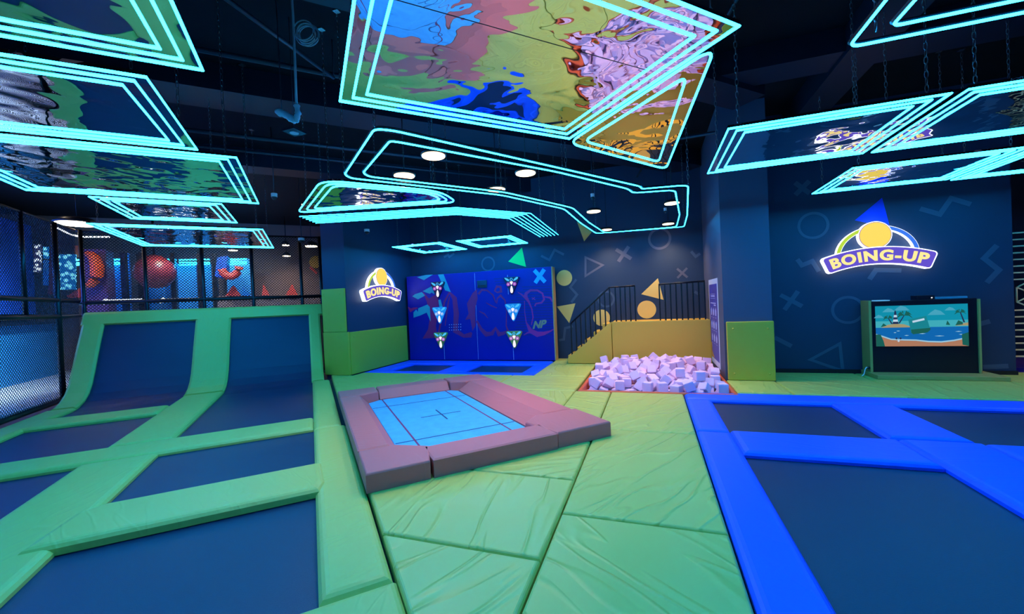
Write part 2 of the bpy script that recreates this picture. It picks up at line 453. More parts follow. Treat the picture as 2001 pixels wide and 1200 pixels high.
hull_mat((1.9, 3.3, 6.86, 8.65), [], 'green floor mat between padded pillar and screen console')
hull_mat((3.3, 5.0, 6.86, 8.65), [], 'green floor mat the screen console stands on')
hull_mat((5.0, 6.6, 6.86, 8.95), [], 'green floor mat before the metal lattice screen')

# ------------------------------------------------------------------ trampoline court at 45 degrees
def uvpoly(pts): return [(uv(u, v).x, uv(u, v).y) for u, v in pts]
def uvrect(u0, u1, v0, v1): return uvpoly([(u0, v0), (u1, v0), (u1, v1), (u0, v1)])
def bed(poly, label, m='bed', z=-.062):
    tag(put('trampoline_bed', MB().prism(poly, z - .02, z, 0), m), label, 'trampoline', 'dark trampoline beds')
def pad(poly, label, m='pad_yellow', z0=-.060, z1=0.0, ch=.035, ch2=.06, group=None):
    return tag(put('edge_pad', MB().prism(poly, z0, z1, ch, ch2), m), label, 'pad', group)
YG, BG = 'yellow-green trampoline edge pads', 'bright blue trampoline edge pads'
bed(uvrect(2.30, 3.85, -1.66, .04), 'large dark trampoline bed in the bottom left foreground, nearest the camera')
bed(uvrect(4.38, 5.98, -1.66, .04), 'dark trampoline bed behind the diagonal green cross pad, beside the pink-brown frame')
bed(uvrect(.6, 5.98, -4.05, -2.18), 'dark trampoline bed cut by the left picture edge, before the cross pad')
bed(uvrect(6.40, 8.40, -4.05, -2.18), 'dark trampoline bed between two green cross pads below the net fence')
# ramp profile (u, z) shared by pads and beds
RP = [(9.62, 0), (9.85, .025), (10.05, .085), (10.22, .19), (10.36, .34), (10.48, .54), (10.62, .80), (10.78, 1.08), (11.0, 1.44)]
def profile(pr, off):
    out = []
    for i, (u, z) in enumerate(pr):
        a, b = pr[max(0, i - 1)], pr[min(len(pr) - 1, i + 1)]
        d = Vector((b[0] - a[0], b[1] - a[1])).normalized()
        out.append((u - d.y * off, z + d.x * off))
    return out
def strip(pr, v0, v1, thick=.058, ch=.04, edge0=True, edge1=True):
    """A pad swept along a (u, z) profile between two v lines, with chamfered long edges."""
    lo, top, mid = profile(pr, -thick), profile(pr, 0), profile(pr, -ch * .6)
    b = MB(); rings = []
    for i in range(len(pr)):
        r = [uv(lo[i][0], v0, lo[i][1])]
        r += [uv(mid[i][0], v0, mid[i][1]), uv(top[i][0], v0 + ch, top[i][1])] if edge0 else [uv(top[i][0], v0, top[i][1])]
        r += [uv(top[i][0], v1 - ch, top[i][1]), uv(mid[i][0], v1, mid[i][1])] if edge1 else [uv(top[i][0], v1, top[i][1])]
        r.append(uv(lo[i][0], v1, lo[i][1]))
        rings.append(r)
    return b.rings(rings)
def rbed(pr, v0, v1, label):
    lo, top = profile(pr, -.080), profile(pr, -.062); rings = []
    for i in range(len(pr)):
        rings.append([uv(lo[i][0], v0, lo[i][1]), uv(top[i][0], v0, top[i][1]), uv(top[i][0], v1, top[i][1]), uv(lo[i][0], v1, lo[i][1])])
    b = MB().rings(rings)
    tag(put('ramp_bed', b, 'bed'), label, 'trampoline', 'curved ramp trampoline beds')
rbed([(6.40, 0), (8, 0)] + RP, -1.66, .03, 'dark curved trampoline bed rising beside the green padded column')
rbed([(8.86, 0), (9.3, 0)] + RP, -3.85, -2.16, 'dark curved trampoline bed rising beside the net fence corner')
RR = [(9.76, .012)] + RP[1:] + [(11.04, 1.50)]
def rpad(v0, v1, label):
    tag(put('ramp_pad', strip(RR, v0, v1), 'pad_yellow'), label, 'pad', 'curved ramp edge pads')
rpad(-2.24, -1.60, 'curved green ramp pad between the two dark ramp beds')
rpad(-.045, .20, 'curved yellow-green ramp pad against the padded column')
rpad(-4.06, -3.73, 'curved green ramp pad along the net fence')
TP = [(10.99, 1.425), (11.05, 1.52), (11.11, 1.62), (11.16, 1.66), (11.26, 1.66)]
tag(put('top_pad', strip(TP, -4.08, .27, .09, .03), 'pad_yellow'), 'long yellow-green pad along the top edge of the curved ramp', 'pad')
# ramp's supporting back frame
rf = thing('ramp_support', uv(11.1, -1.9, FZ), 'black steel frame holding up the curved ramp from behind', 'frame')
for v in (-4.0, -1.92, .2):
    put('post', MB().tube([uv(11.2, v, FZ), uv(11.2, v, 1.55)], .03), 'steel_black', rf)
put('cross_bar', MB().tube([uv(11.2, -4.0, 1.2), uv(11.2, .2, 1.2)], .025), 'steel_black', rf)
# flat pads of the court
pad(uvrect(2.35, 5.80, -.03, .345), 'long yellow-green edge pad beside the pink-brown frame, nearest section', group=YG)
pad(uvrect(5.81, 9.74, -.03, .30), 'yellow-green edge pad leading up to the ramp beside the column', group=YG)
pad(uvpoly([(2.34, .36), (1.2, .36), (1.2, -2.4), (2.34, -2.4)]), 'yellow-green cross pad at the bottom picture edge', group=YG)
pad(uvrect(5.88, 6.47, -4.25, -.035), 'long green cross pad running right across the trampoline court', group=YG)
pad(uvrect(2.36, 5.87, -2.25, -1.60), 'wide green centre pad running to the lower left picture corner', group=YG)
pad(uvrect(6.475, 9.75, -2.24, -1.60), 'green centre pad between cross pad and curved ramp', group=YG)
pad(uvpoly([(3.80, -1.78), (3.78, .0), (3.93, .05), (4.44, .03), (4.44, -1.55), (4.33, -1.70)]), 'diagonal green cross pad lying in front, its ends over both side pads', z0=-.055, z1=.028, group=YG)
pad(uvrect(8.30, 8.92, -3.86, -2.245), 'short green cross pad below the left ramp bed', z1=.004, group=YG)
pad(uvrect(6.49, 9.76, -4.12, -3.73), 'yellow-green edge pad under the net fence', group=YG)
pad(uvrect(.6, 5.87, -4.4, -4.0), 'yellow-green edge pad of the far left trampoline', group=YG)

# ------------------------------------------------------------------ gym trampoline with pink-brown foam frame
GZ = .165
gb = thing('gym_trampoline_bed', uv((G0 + G1) / 2, 1.55, 0), 'light blue gym trampoline bed with dark red lines and a cross mark', 'trampoline')
put('bed', MB().prism(uvpoly([(4.04, .98), (4.12, .75), (6.73, .75), (6.85, .93), (6.85, 2.11), (6.73, 2.21), (4.21, 2.21), (4.04, 2.09)]), .002, .02, .004), 'bed_blue', gb)
def gl(u0, v0, u1, v1, m, w=.022):
    a, b = uv(u0, v0), uv(u1, v1); d = (b - a).normalized(); s_ = Vector((-d.y, d.x, 0)) * w / 2
    put('marking_line', MB().prism([(a + s_).xy, (b + s_).xy, (b - s_).xy, (a - s_).xy], .0195, .0215), m, gb)
for v in (.97, 2.02): gl(4.06, v, 6.84, v, 'bed_line')
for u in (4.55, 6.33): gl(u, .76, u, 2.2, 'bed_mark')
gl(5.42, 1.25, 5.42, 1.80, 'bed_mark'); gl(5.15, 1.53, 5.70, 1.53, 'bed_mark')
def block(pts, label, inner=()):
    tag(put('foam_block', MB().prism(uvpoly(pts), .001, GZ, .018), 'pad_brown'), label, 'foam block', 'pink-brown foam blocks around the gym bed')
def wedge(u0, u1, v0, v1, side, label, slope=.13):
    """A frame block whose inner long side slopes down to the bed."""
    bot = uvrect(u0, u1, v0, v1)
    t = dict(u0=u0, u1=u1, v0=v0, v1=v1)
    t[side] += -slope if side.endswith('1') else slope
    a = {(False, False): (t['u0'], t['v0']), (True, False): (t['u1'], t['v0']), (True, True): (t['u1'], t['v1']), (False, True): (t['u0'], t['v1'])}
    top = uvpoly(list(a.values()))
    bot, b2 = ccw(bot), None
    top = ccw(top)
    rg = [[Vector((p[0], p[1], .001)) for p in bot], [Vector((p[0], p[1], .03)) for p in bot], [Vector((p[0], p[1], GZ - .012)) for p in top], [Vector((p[0], p[1], GZ)) for p in inset(top, .016)]]
    tag(put('foam_block', MB().rings(rg), 'pad_brown'), label, 'foam block', 'pink-brown foam blocks around the gym bed')
g = .006
block([(G0, GV0), (G0, .87), (3.88, .96), (4.10, .68), (4.10, GV0)], 'pink-brown corner block at the near corner of the gym frame')
wedge(G0, 4.03, .90, 2.17, 'u1', 'long pink-brown block along the near side of the gym frame', .16)
block([(G0 + .02, 2.19), (4.02, 2.08), (4.2, 2.3), (4.18, 2.86), (G0 + .02, 2.86)], 'large pink-brown corner block turned slightly outward on the right of the gym frame')
wedge(4.12, 6.72, GV0, .74, 'v1', 'long pink-brown block along the court side of the gym frame', .11)
wedge(4.20, 6.72, 2.22, GV1, 'v0', 'long pink-brown sloped block along the pit side of the gym frame', .2)
block([(6.74, GV0), (6.74, .62), (6.86, .92), (G1, .92), (G1, GV0)], 'pink-brown corner block of the gym frame nearest the ramp')
wedge(6.86, G1, .94, 2.10, 'u0', 'pink-brown block at the far side of the gym frame', .12)
block([(6.86, 2.12), (6.74, 2.36), (6.74, GV1), (G1, GV1), (G1, 2.12)], 'pink-brown corner block of the gym frame farthest from the camera')

# ------------------------------------------------------------------ bright blue trampolines (hall grid)
def rect(m0, m1, n0, n1): return [(m0, n0), (m1, n0), (m1, n1), (m0, n1)]
bed(rect(.72, 2.28, 5.0, 6.45), 'small dark trampoline bed in the blue frame beside the foam pit')
bed(rect(2.78, 4.5, 5.0, 6.45), 'dark trampoline bed in the blue frame at the right picture edge, before the console')
bed(rect(.72, 2.28, .9, 4.36), 'large dark trampoline bed in the blue frame at the lower right')
bed(rect(2.8, 4.5, .9, 4.36), 'dark trampoline bed beyond the right picture edge in the blue frame')
pad(rect(.42, .77, .9, 4.91), 'long bright blue side pad beside the green mats in front', 'pad_blue', group=BG)
pad(rect(.42, .76, 4.925, 6.38), 'short bright blue side pad beside the small trampoline bed', 'pad_blue', group=BG)
pad(rect(.42, 4.8, 6.385, 6.84), 'bright blue pad along the far edge before the console', 'pad_blue', group=BG)
pad(rect(.77, 2.24, 4.31, 4.995), 'bright blue cross pad between the large and the small bed', 'pad_blue', group=BG)
pad(rect(2.18, 2.84, 5.005, 6.385), 'bright blue centre pad between the two far beds', 'pad_blue', z1=.008, group=BG)
pad(rect(2.245, 2.88, .9, 4.995), 'bright blue centre pad running toward the lower right', 'pad_blue', z1=.004, group=BG)
pad(rect(2.885, 4.8, 4.31, 4.995), 'bright blue cross pad at the right picture edge', 'pad_blue', group=BG)
pad(rect(4.45, 4.8, .9, 4.3), 'bright blue outer pad right of the picture edge', 'pad_blue', group=BG)
# in front of the graffiti wall
bed(rect(-6.04, -4.62, 8.2, 9.42), 'dark trampoline bed below the left half of the graffiti wall')
bed(rect(-4.10, -2.62, 8.2, 9.42), 'dark trampoline bed below the right half of the graffiti wall')
pad(rect(-6.5, -2.34, 7.97, 8.27), 'bright blue front pad of the trampolines below the graffiti wall', 'pad_blue', group=BG)
pad(rect(-6.5, -2.34, 9.37, 9.90), 'bright blue back pad at the foot of the graffiti wall', 'pad_blue', group=BG)
pad(rect(-6.5, -5.99, 8.275, 9.365), 'bright blue side pad beside the green padded column', 'pad_blue', group=BG)
pad(rect(-4.68, -4.04, 8.275, 9.365), 'bright blue pad between the two beds below the graffiti wall', 'pad_blue', group=BG)
pad(rect(-2.68, -2.34, 8.275, 9.365), 'bright blue side pad below the wooden end of the graffiti wall', 'pad_blue', group=BG)

# ------------------------------------------------------------------ foam pit
def liner(poly, label): tag(put('pit_liner', MB().prism(poly, -.228, .006, .02), 'pad_orange'), label, 'pad', 'orange foam pit side pads')
liner(rect(px0, px0 + .06, py0 + .065, py1 - .065), 'orange foam pit side pad next to the green floor')
liner(rect(px1 - .065, px1 - .002, py0 + .065, py1 - .065), 'orange foam pit side pad under the poster wall')
liner(rect(px0, px1 - .002, py1 - .06, py1), 'orange foam pit side pad below the padded platform')
liner(rect(px0, px1 - .002, py0, py0 + .06), 'orange foam pit side pad nearest the camera')
CUBES = [[-0.845,7.162,-0.125,3.142,-1.275,-0.057],[-0.474,7.053,-0.144,-0.0,-0.0,2.154],[-0.102,7.155,-0.144,-0.008,-1.571,-1.539],[0.252,7.222,-0.144,3.142,-0.0,0.737],[0.661,7.033,-0.113,-0.0,-2.414,-2.018],[-0.91,7.569,-0.144,-0.0,-0.0,2.173],[-0.4,7.776,-0.144,-0.494,-1.571,0.021],[-0.051,7.855,-0.144,-1.805,-1.571,0.42],[0.326,7.74,-0.144,1.571,0.0,-2.086],[0.79,7.831,-0.144,1.571,0.0,-1.054],[-0.894,8.27,-0.144,-0.0,3.141,-0.107],[-0.448,8.112,-0.144,0.085,-1.571,-0.545],[-0.169,8.203,-0.114,0.0,-2.547,0.331],[0.245,8.196,-0.144,1.603,-1.571,0.0],[0.782,8.282,-0.144,1.793,-1.571,0.717],[-0.861,8.793,-0.144,0.717,1.571,0.0],[-0.222,9.048,-0.144,1.571,-0.0,1.617],[-0.089,8.85,-0.113,-1.571,0.689,0.808],[0.337,8.815,-0.144,2.228,1.571,-0.905],[0.661,8.736,-0.144,-1.218,1.571,-1.326],[-1.026,7.203,-0.116,3.142,-1.024,0.0],[-0.308,6.844,-0.144,-3.121,1.571,0.0],[-0.107,7.076,0.008,-1.571,-0.0,1.293],[0.477,7.348,-0.144,0.0,-0.0,-2.977],[0.64,7.306,-0.144,-3.117,-1.571,0.0],[-0.632,7.752,-0.144,-0.0,0.0,3.054],[-0.494,7.637,-0.144,0.0,3.142,1.299],[0.017,7.678,-0.117,1.571,-0.512,1.902],[0.413,7.563,-0.144,-0.0,-0.0,2.785],[0.602,7.487,-0.144,-0.232,1.571,-2.782],[-0.607,8.455,-0.144,1.939,1.571,0.0],[-0.369,8.534,-0.144,-0.0,-0.0,-2.275],[-0.014,8.432,-0.144,0.142,1.571,-0.939],[0.285,8.541,-0.144,1.571,-0.0,0.93],[0.916,8.398,-0.144,1.571,-0.0,0.556],[-0.604,8.865,-0.144,3.142,-0.0,-0.382],[-0.263,8.643,-0.144,-1.571,-0.0,-2.275],[0.232,9.181,-0.144,1.571,-0.0,0.838],[0.499,9.061,-0.144,1.571,-0.0,0.268],[0.98,8.774,-0.144,-1.528,-1.571,0.0],[-0.959,7.211,0.022,-2.606,0.116,1.378],[-0.622,7.211,-0.144,2.928,-1.571,0.0],[0.116,7.347,-0.117,-1.571,-1.085,-0.9],[0.471,6.988,-0.144,-1.247,1.571,0.0],[0.996,7.255,-0.144,1.571,0.0,-1.843],[-0.961,7.832,-0.144,0.0,3.142,-0.406],[-0.496,7.568,0.008,1.179,1.571,0.0],[0.031,7.46,-0.06,-0.299,1.058,1.902],[0.55,7.885,-0.144,-1.571,-0.0,-0.126],[0.732,7.991,-0.144,-1.571,0.0,-0.816],[-1.054,8.142,-0.144,-1.571,-0.0,-0.0],[-0.456,8.31,-0.121,1.571,-0.386,1.183],[0.079,8.238,-0.144,0.07,1.571,0.0],[0.194,8.42,-0.144,-0.0,0.0,-0.642],[0.84,8.099,-0.144,0.899,-1.571,-1.714],[-0.849,9.122,-0.144,-1.109,1.571,-0.597],[-0.144,8.549,-0.144,1.571,-0.0,-0.701],[-0.009,9.084,-0.113,0.0,2.472,-2.059],[0.63,9.23,-0.144,0.0,0.0,-1.511],[0.666,9.034,-0.144,1.571,-0.0,1.652],[-1.037,7.439,-0.144,-3.142,0.0,-1.406],[-0.383,7.193,-0.144,0.0,3.142,0.575],[-0.243,7.25,-0.032,-2.527,0.443,1.6],[0.522,7.359,0.008,1.114,-1.571,0.0],[0.659,7.293,0.008,-2.688,1.571,0.0],[-0.739,7.903,-0.144,-0.0,0.0,2.244],[-0.324,7.553,-0.144,-1.743,1.571,0.0],[0.203,7.498,-0.144,1.571,-0.0,0.525],[0.135,7.854,-0.089,-2.357,0.513,1.756],[1.011,7.795,-0.144,-0.285,1.571,-1.866],[-0.748,8.171,-0.144,-1.571,-0.0,-0.536],[-0.232,8.394,-0.144,1.096,1.571,0.0],[0.088,8.054,-0.144,-1.571,0.0,2.314],[0.445,8.188,-0.113,-1.571,-0.852,0.307],[1.006,8.211,-0.07,-1.445,0.815,1.742],[-0.666,9.239,-0.144,-0.0,0.0,-0.048],[-0.302,8.832,-0.144,0.386,-1.571,0.0],[-0.033,8.656,-0.144,0.0,-3.142,0.89],[0.158,8.706,-0.061,0.682,-0.152,-1.461],[0.801,8.893,-0.144,1.571,-0.0,-1.951],[-1.039,7.033,-0.144,0.0,0.0,-1.546],[-0.64,7.404,-0.076,-0.764,-0.291,-3.111],[-0.189,7.443,0.003,1.132,-0.475,-0.032],[0.206,6.945,-0.144,2.908,-1.571,0.0],[0.932,7.082,-0.144,0.376,-1.571,-1.4],[-0.703,7.582,-0.144,-3.142,0.0,-1.249],[-0.1,7.372,-0.144,0.0,0.0,-0.894],[0.313,7.384,-0.042,1.111,0.748,0.132],[0.378,7.915,-0.144,1.63,1.571,0.0],[0.765,7.651,-0.144,-3.142,-0.0,1.51],[-0.935,8.583,-0.144,0.197,1.571,0.0],[-0.565,8.602,-0.144,1.571,-0.0,-0.353],[0.139,8.456,0.008,-1.571,-0.0,2.273],[0.304,8.16,0.008,-0.0,3.142,0.379],[1.004,8.599,-0.063,1.717,0.718,1.573],[-1.047,8.767,-0.144,-3.054,1.571,0.0],[-0.508,9.234,-0.144,1.571,0.0,3.004],[-0.042,8.97,-0.014,-0.173,-0.67,-2.059],[0.498,8.854,-0.144,-1.571,-0.0,3.028],[0.829,8.711,-0.043,1.49,-2.497,0.026],[-1.023,7.399,0.008,-1.571,0.0,-1.952],[-0.558,7.153,0.008,-1.62,1.571,0.0],[0.086,7.115,-0.144,1.09,1.571,0.0],[0.513,7.143,-0.144,1.817,1.571,-0.182],[0.615,6.866,-0.06,0.927,0.368,3.142],[-1.054,8.005,-0.017,0.0,1.977,1.571],[-0.321,7.393,-0.144,3.048,1.571,0.0],[0.117,7.071,0.008,-0.0,-0.0,1.88],[0.46,7.556,0.008,-0.345,-1.571,2.554],[1.003,7.416,-0.031,-1.8,0.971,-1.843],[-1.049,8.433,-0.144,1.571,0.0,1.503],[-0.635,8.036,-0.05,-1.219,0.66,-2.332],[-0.103,8.007,-0.144,-3.064,-1.571,0.0],[0.65,8.555,-0.144,1.571,0.0,1.447],[1.014,8.762,0.037,-0.579,-3.142,-0.0],[-0.57,9.052,-0.144,0.0,0.0,-1.714],[-0.476,8.773,-0.144,-0.0,3.142,-0.409],[-0.022,8.549,0.008,-0.0,0.0,0.695],[0.446,9.069,0.008,1.571,-0.0,-1.027],[0.501,8.652,-0.144,1.574,1.565,1.522],[-1.044,6.862,-0.144,3.142,-0.0,0.081],[-0.48,7.399,-0.144,-0.0,-0.0,1.58],[0.411,7.216,0.021,1.571,-0.188,1.104],[0.324,7.07,-0.045,-0.478,2.338,-0.834],[0.83,7.258,-0.117,0.482,0.0,-0.132],[-0.93,7.526,0.008,1.19,-1.571,0.0],[-0.586,7.702,0.008,-1.571,0.0,0.52],[-0.205,7.792,-0.144,-2.189,1.571,-0.225],[0.238,7.959,-0.027,-2.294,0.372,1.902],[0.966,7.593,-0.118,0.0,0.452,0.849],[-1.034,8.201,0.008,-0.0,-0.0,0.316],[-0.65,8.304,-0.12,1.571,1.972,-0.411],[-0.297,8.197,-0.025,0.299,2.197,0.695],[0.245,8.301,0.008,3.142,0.0,-1.192],[1.002,7.971,-0.067,1.406,0.724,-1.582],[-0.936,9.21,0.001,0.329,2.966,0.26],[-0.347,9.234,-0.144,-1.571,-0.0,-0.031],[-0.148,8.755,0.001,-0.659,2.5,0.008],[0.668,8.679,0.037,-0.146,-0.392,-2.881],[0.875,9.215,-0.115,-1.571,-0.565,1.571],[-0.854,7.374,-0.144,-1.571,0.0,-2.185],[-0.761,7.269,0.006,2.485,-0.537,-0.931],[0.014,7.243,-0.002,2.348,2.348,0.014],[0.544,7.143,0.008,-1.571,0.0,1.104],[1.004,7.091,0.008,-1.571,-0.0,-3.001],[-0.83,7.742,-0.144,1.571,0.0,1.093],[-0.392,7.734,0.008,3.142,-0.0,0.697],[-0.054,7.815,0.008,0.0,0.0,-1.499],[0.264,7.621,-0.001,2.514,0.357,-0.597],[0.582,7.657,-0.144,-0.0,0.0,-0.978],[-0.903,8.425,0.01,-0.237,-1.492,-2.971],[-0.314,7.944,-0.143,0.013,-0.0,0.628],[-0.054,8.261,-0.018,2.921,0.557,-0.07],[0.296,8.212,0.16,1.321,1.571,-1.254],[0.993,7.77,0.008,1.571,0.005,-0.029],[-0.603,8.919,0.008,-1.571,-0.0,0.609],[-0.391,9.026,-0.144,-1.571,0.0,1.374],[0.294,8.985,-0.144,0.0,0.0,2.864],[0.835,8.865,0.074,0.659,-0.585,-0.837],[0.994,8.94,-0.019,0.134,-0.317,3.1],[-1.024,7.723,0.065,-0.483,0.836,1.228],[-0.564,6.843,-0.144,-1.475,-1.571,0.0],[-0.456,7.38,0.008,1.571,0.0,-1.456],[0.364,6.839,-0.144,1.537,1.571,0.0],[0.507,6.848,0.088,-1.745,2.774,-0.0],[-0.865,8.044,-0.144,0.0,3.142,-0.838],[-0.225,7.834,0.033,-1.571,-1.125,-1.413],[-0.171,7.628,-0.144,-1.732,1.571,0.0],[0.185,7.452,0.057,0.134,0.917,-3.066],[0.804,7.467,-0.115,0.572,3.142,-0.057],[-0.684,8.733,-0.144,0.0,-0.0,2.762],[-0.404,8.416,-0.001,-1.841,1.011,0.867],[-0.209,8.563,0.008,0.0,-0.0,-1.948],[0.451,8.383,0.009,-1.61,-0.01,-2.431],[0.636,8.368,-0.143,-1.568,1.583,1.089],[-1.024,9.055,-0.144,-1.571,-0.0,0.614],[-0.349,8.689,0.008,2.522,1.571,0.0],[0.032,8.779,0.031,2.297,-0.134,-1.593],[0.344,8.7,-0.003,-0.058,1.033,1.582],[0.822,9.074,-0.024,1.118,1.003,1.514],[-0.715,7.522,0.039,1.571,0.789,-1.123],[-0.241,7.004,-0.144,-1.186,1.571,0.0],[0.003,6.907,-0.144,0.0,3.142,1.321],[0.323,6.865,0.008,-0.527,-1.571,0.0],[0.749,7.114,-0.009,0.827,0.19,2.523],[-0.901,7.894,0.039,1.571,-0.7,1.228],[-0.21,7.643,0.049,1.141,-0.261,-1.503],[-0.019,7.588,0.017,2.064,-0.145,0.593],[0.527,7.769,-0.003,-0.583,2.285,-1.696],[0.694,7.283,0.16,1.571,0.0,-1.26],[0.07,9.244,-0.014,-2.206,0.0,-1.571],[0.99,9.146,0.018,-0.561,3.043,0.291],[-0.798,8.196,0.008,-0.0,0.0,0.635],[-0.557,8.166,0.025,-2.148,0.895,0.35],[0.106,8.085,0.034,0.46,0.0,1.15],[0.67,8.157,-0.077,0.522,-0.328,2.326],[-0.817,8.425,-0.144,-1.342,1.571,1.365],[-0.498,8.77,0.008,-1.571,-0.0,-0.917],[0.322,8.501,0.056,1.963,0.379,-0.718],[0.81,8.523,-0.042,-0.638,-0.869,2.126],[-0.561,9.214,0.008,-3.142,-0.0,-0.924],[-0.295,9.017,0.026,0.0,-0.28,2.299],[0.145,9.019,-0.144,1.571,0.0,2.871],[0.409,9.218,-0.144,-0.0,3.142,-1.313],[-0.679,7.823,0.008,0.0,-3.142,-1.051],[-0.391,8.02,0.018,-0.664,-2.899,0.813],[-0.078,8.107,0.034,2.084,2.133,0.35],[0.547,8.246,-0.009,1.278,-0.668,-2.333],[-0.75,8.584,-0.052,-0.036,-0.715,-1.951],[-0.223,8.344,0.061,-1.023,0.609,1.695],[0.528,8.576,0.045,2.709,0.419,-1.496],[0.449,8.478,-0.144,1.571,-0.0,2.667],[-0.794,8.978,-0.135,1.451,0.0,2.083],[-0.191,9.241,-0.144,-0.0,-3.142,1.567],[-0.1,9.244,0.012,1.572,0.575,-0.0],[0.677,8.974,0.008,3.141,0.0,-1.045],[-0.747,8.03,0.056,2.259,-0.28,-0.978],[-0.477,8.283,0.085,0.554,-0.08,-0.575],[0.322,7.801,0.054,1.933,-0.825,-0.868],[0.542,8.031,-0.021,-1.883,-0.476,-1.084],[-0.747,8.403,0.036,-1.571,-1.053,1.459],[-0.11,8.61,0.16,-0.423,1.571,-2.308],[0.373,8.879,0.041,-0.502,-0.087,-2.692],[1.011,8.394,0.008,0.021,-3.107,-0.001],[-0.702,9.111,0.008,2.167,-1.571,0.0],[-0.492,9.075,0.033,-1.571,-1.132,0.651],[0.074,9.076,0.057,1.992,-2.604,0.049],[1.007,9.0,0.141,0.939,1.411,-2.209],[-0.654,8.126,0.135,-0.274,-0.625,0.798],[-0.232,7.98,0.082,-2.626,0.506,0.425],[0.639,7.485,0.008,-3.142,0.0,1.311],[0.716,7.906,0.008,-1.571,0.0,-0.131],[-0.865,8.801,0.029,2.792,0.0,0.483],[-0.473,8.598,0.008,-2.54,-1.571,0.0],[0.039,8.328,0.093,-0.204,-0.547,-2.44],[0.845,8.335,0.008,-1.571,0.0,-1.563],[-0.586,9.223,0.16,0.536,1.571,-2.297],[-0.197,8.886,0.129,-1.436,0.599,-0.465],[0.281,9.033,0.008,1.72,-1.571,0.3],[0.567,8.823,0.008,0.0,0.0,-2.819],[-1.008,8.07,0.152,0.036,-2.99,-1.493],[-0.509,7.905,-0.014,0.403,-2.13,-1.13],[0.182,8.043,0.161,-0.301,2.031,-0.42],[0.843,7.363,0.019,0.052,-0.78,1.439],[-1.054,8.992,0.008,-0.0,-3.142,-1.568],[-0.121,8.42,0.152,0.501,-0.776,0.877],[0.069,8.606,0.157,-1.31,-1.387,0.779],[0.889,8.611,0.116,-2.472,0.455,1.314],[-0.343,9.244,0.008,1.571,-0.0,-1.575],[-0.137,9.076,0.116,0.986,-0.594,-1.822],[0.278,9.207,0.008,1.571,0.0,-3.017],[0.846,9.032,0.131,-0.086,2.579,1.354],[-0.789,7.702,0.061,-0.777,0.1,0.549],[-0.317,7.49,0.103,0.75,0.925,-0.816],[0.442,8.288,0.175,-0.612,1.351,-0.035],[0.834,8.1,0.029,1.571,-1.234,0.074],[-0.572,8.438,0.008,-1.571,0.0,2.75],[0.012,8.156,0.15,-0.458,-0.339,-1.815],[0.221,8.351,0.182,-0.0,1.211,-2.661],[0.843,8.358,0.16,-1.571,0.0,-1.861],[-0.747,8.893,0.136,-1.69,0.924,0.609],[-0.399,8.895,0.008,2.446,1.571,-0.071],[0.293,9.052,0.16,-0.0,0.0,0.042],[0.518,8.952,0.13,1.72,0.737,2.115],[-0.547,7.971,0.118,-1.391,0.533,2.354],[-0.199,8.186,0.114,-1.1,0.43,1.578],[0.109,7.687,0.078,-0.962,2.872,0.844],[0.385,8.012,0.054,0.532,0.876,-2.347],[-0.731,8.694,0.059,-1.08,-0.515,-2.867],[-0.478,8.505,0.168,-1.571,1.46,-0.713],[0.372,8.654,0.147,-0.444,0.314,-2.554],[1.005,8.134,0.067,1.441,0.747,-1.589],[-0.867,9.024,0.014,1.662,0.043,-1.428],[-0.376,9.115,0.177,-0.302,-0.193,0.004],[0.119,8.913,0.13,1.034,-0.85,-1.937],[0.546,9.214,0.008,-3.142,-0.0,0.959],[-0.914,8.283,0.127,-0.611,0.786,1.426],[-0.402,8.126,0.159,0.072,0.623,2.158],[-0.043,7.96,0.13,-2.171,-0.006,0.063],[0.66,8.421,0.045,0.882,0.079,-0.859],[-0.716,8.514,0.146,1.066,-0.12,-0.325],[-0.347,8.614,0.16,1.571,-0.0,-2.101],[-0.049,8.775,0.168,-0.345,-0.902,2.949],[0.692,8.828,0.183,0.184,1.256,0.208],[-1.033,9.226,0.134,-1.307,-0.264,-1.641],[-0.407,8.872,0.16,0.0,-0.0,-0.314],[0.201,8.781,0.103,0.583,-0.911,0.305],[0.65,9.12,0.128,-2.36,0.222,0.74],[-1.054,8.804,0.008,-1.571,0.0,1.571],[0.426,7.582,0.16,2.089,-1.571,-0.533],[0.19,7.843,0.126,0.704,-0.588,-1.383],[1.001,7.923,0.1,-1.085,0.15,0.047],[-0.564,8.773,0.16,-2.226,1.571,0.0],[-0.34,8.357,0.17,-0.553,-2.69,-0.221],[0.222,8.544,0.239,0.765,0.694,0.576],[0.458,8.497,0.195,-2.393,0.004,-0.999],[-0.994,8.632,0.008,-1.571,-0.0,-1.853],[-0.557,8.987,0.168,0.038,-2.01,-2.532],[-0.009,9.083,0.213,1.939,-2.405,-0.072],[0.414,9.231,0.15,-1.2,-2.061,-0.415]]
cm = bmesh.new(); bmesh.ops.create_cube(cm, size=.146); bmesh.ops.bevel(cm, geom=cm.edges[:], offset=.007, segments=2, affect='EDGES')
cme = bpy.data.meshes.new('foam_cube'); cm.to_mesh(cme); cm.free(); cme.materials.append(MAT['cube'])
for x, y, z, a, b, c in CUBES:
    o = bpy.data.objects.new('foam_cube', cme); C.objects.link(o)
    o.location = (x, y, z); o.rotation_euler = (a, b, c)
    tag(o, 'pale lilac foam cube lying loose in the heap in the pit', 'foam cube', 'lilac foam cubes in the pit')

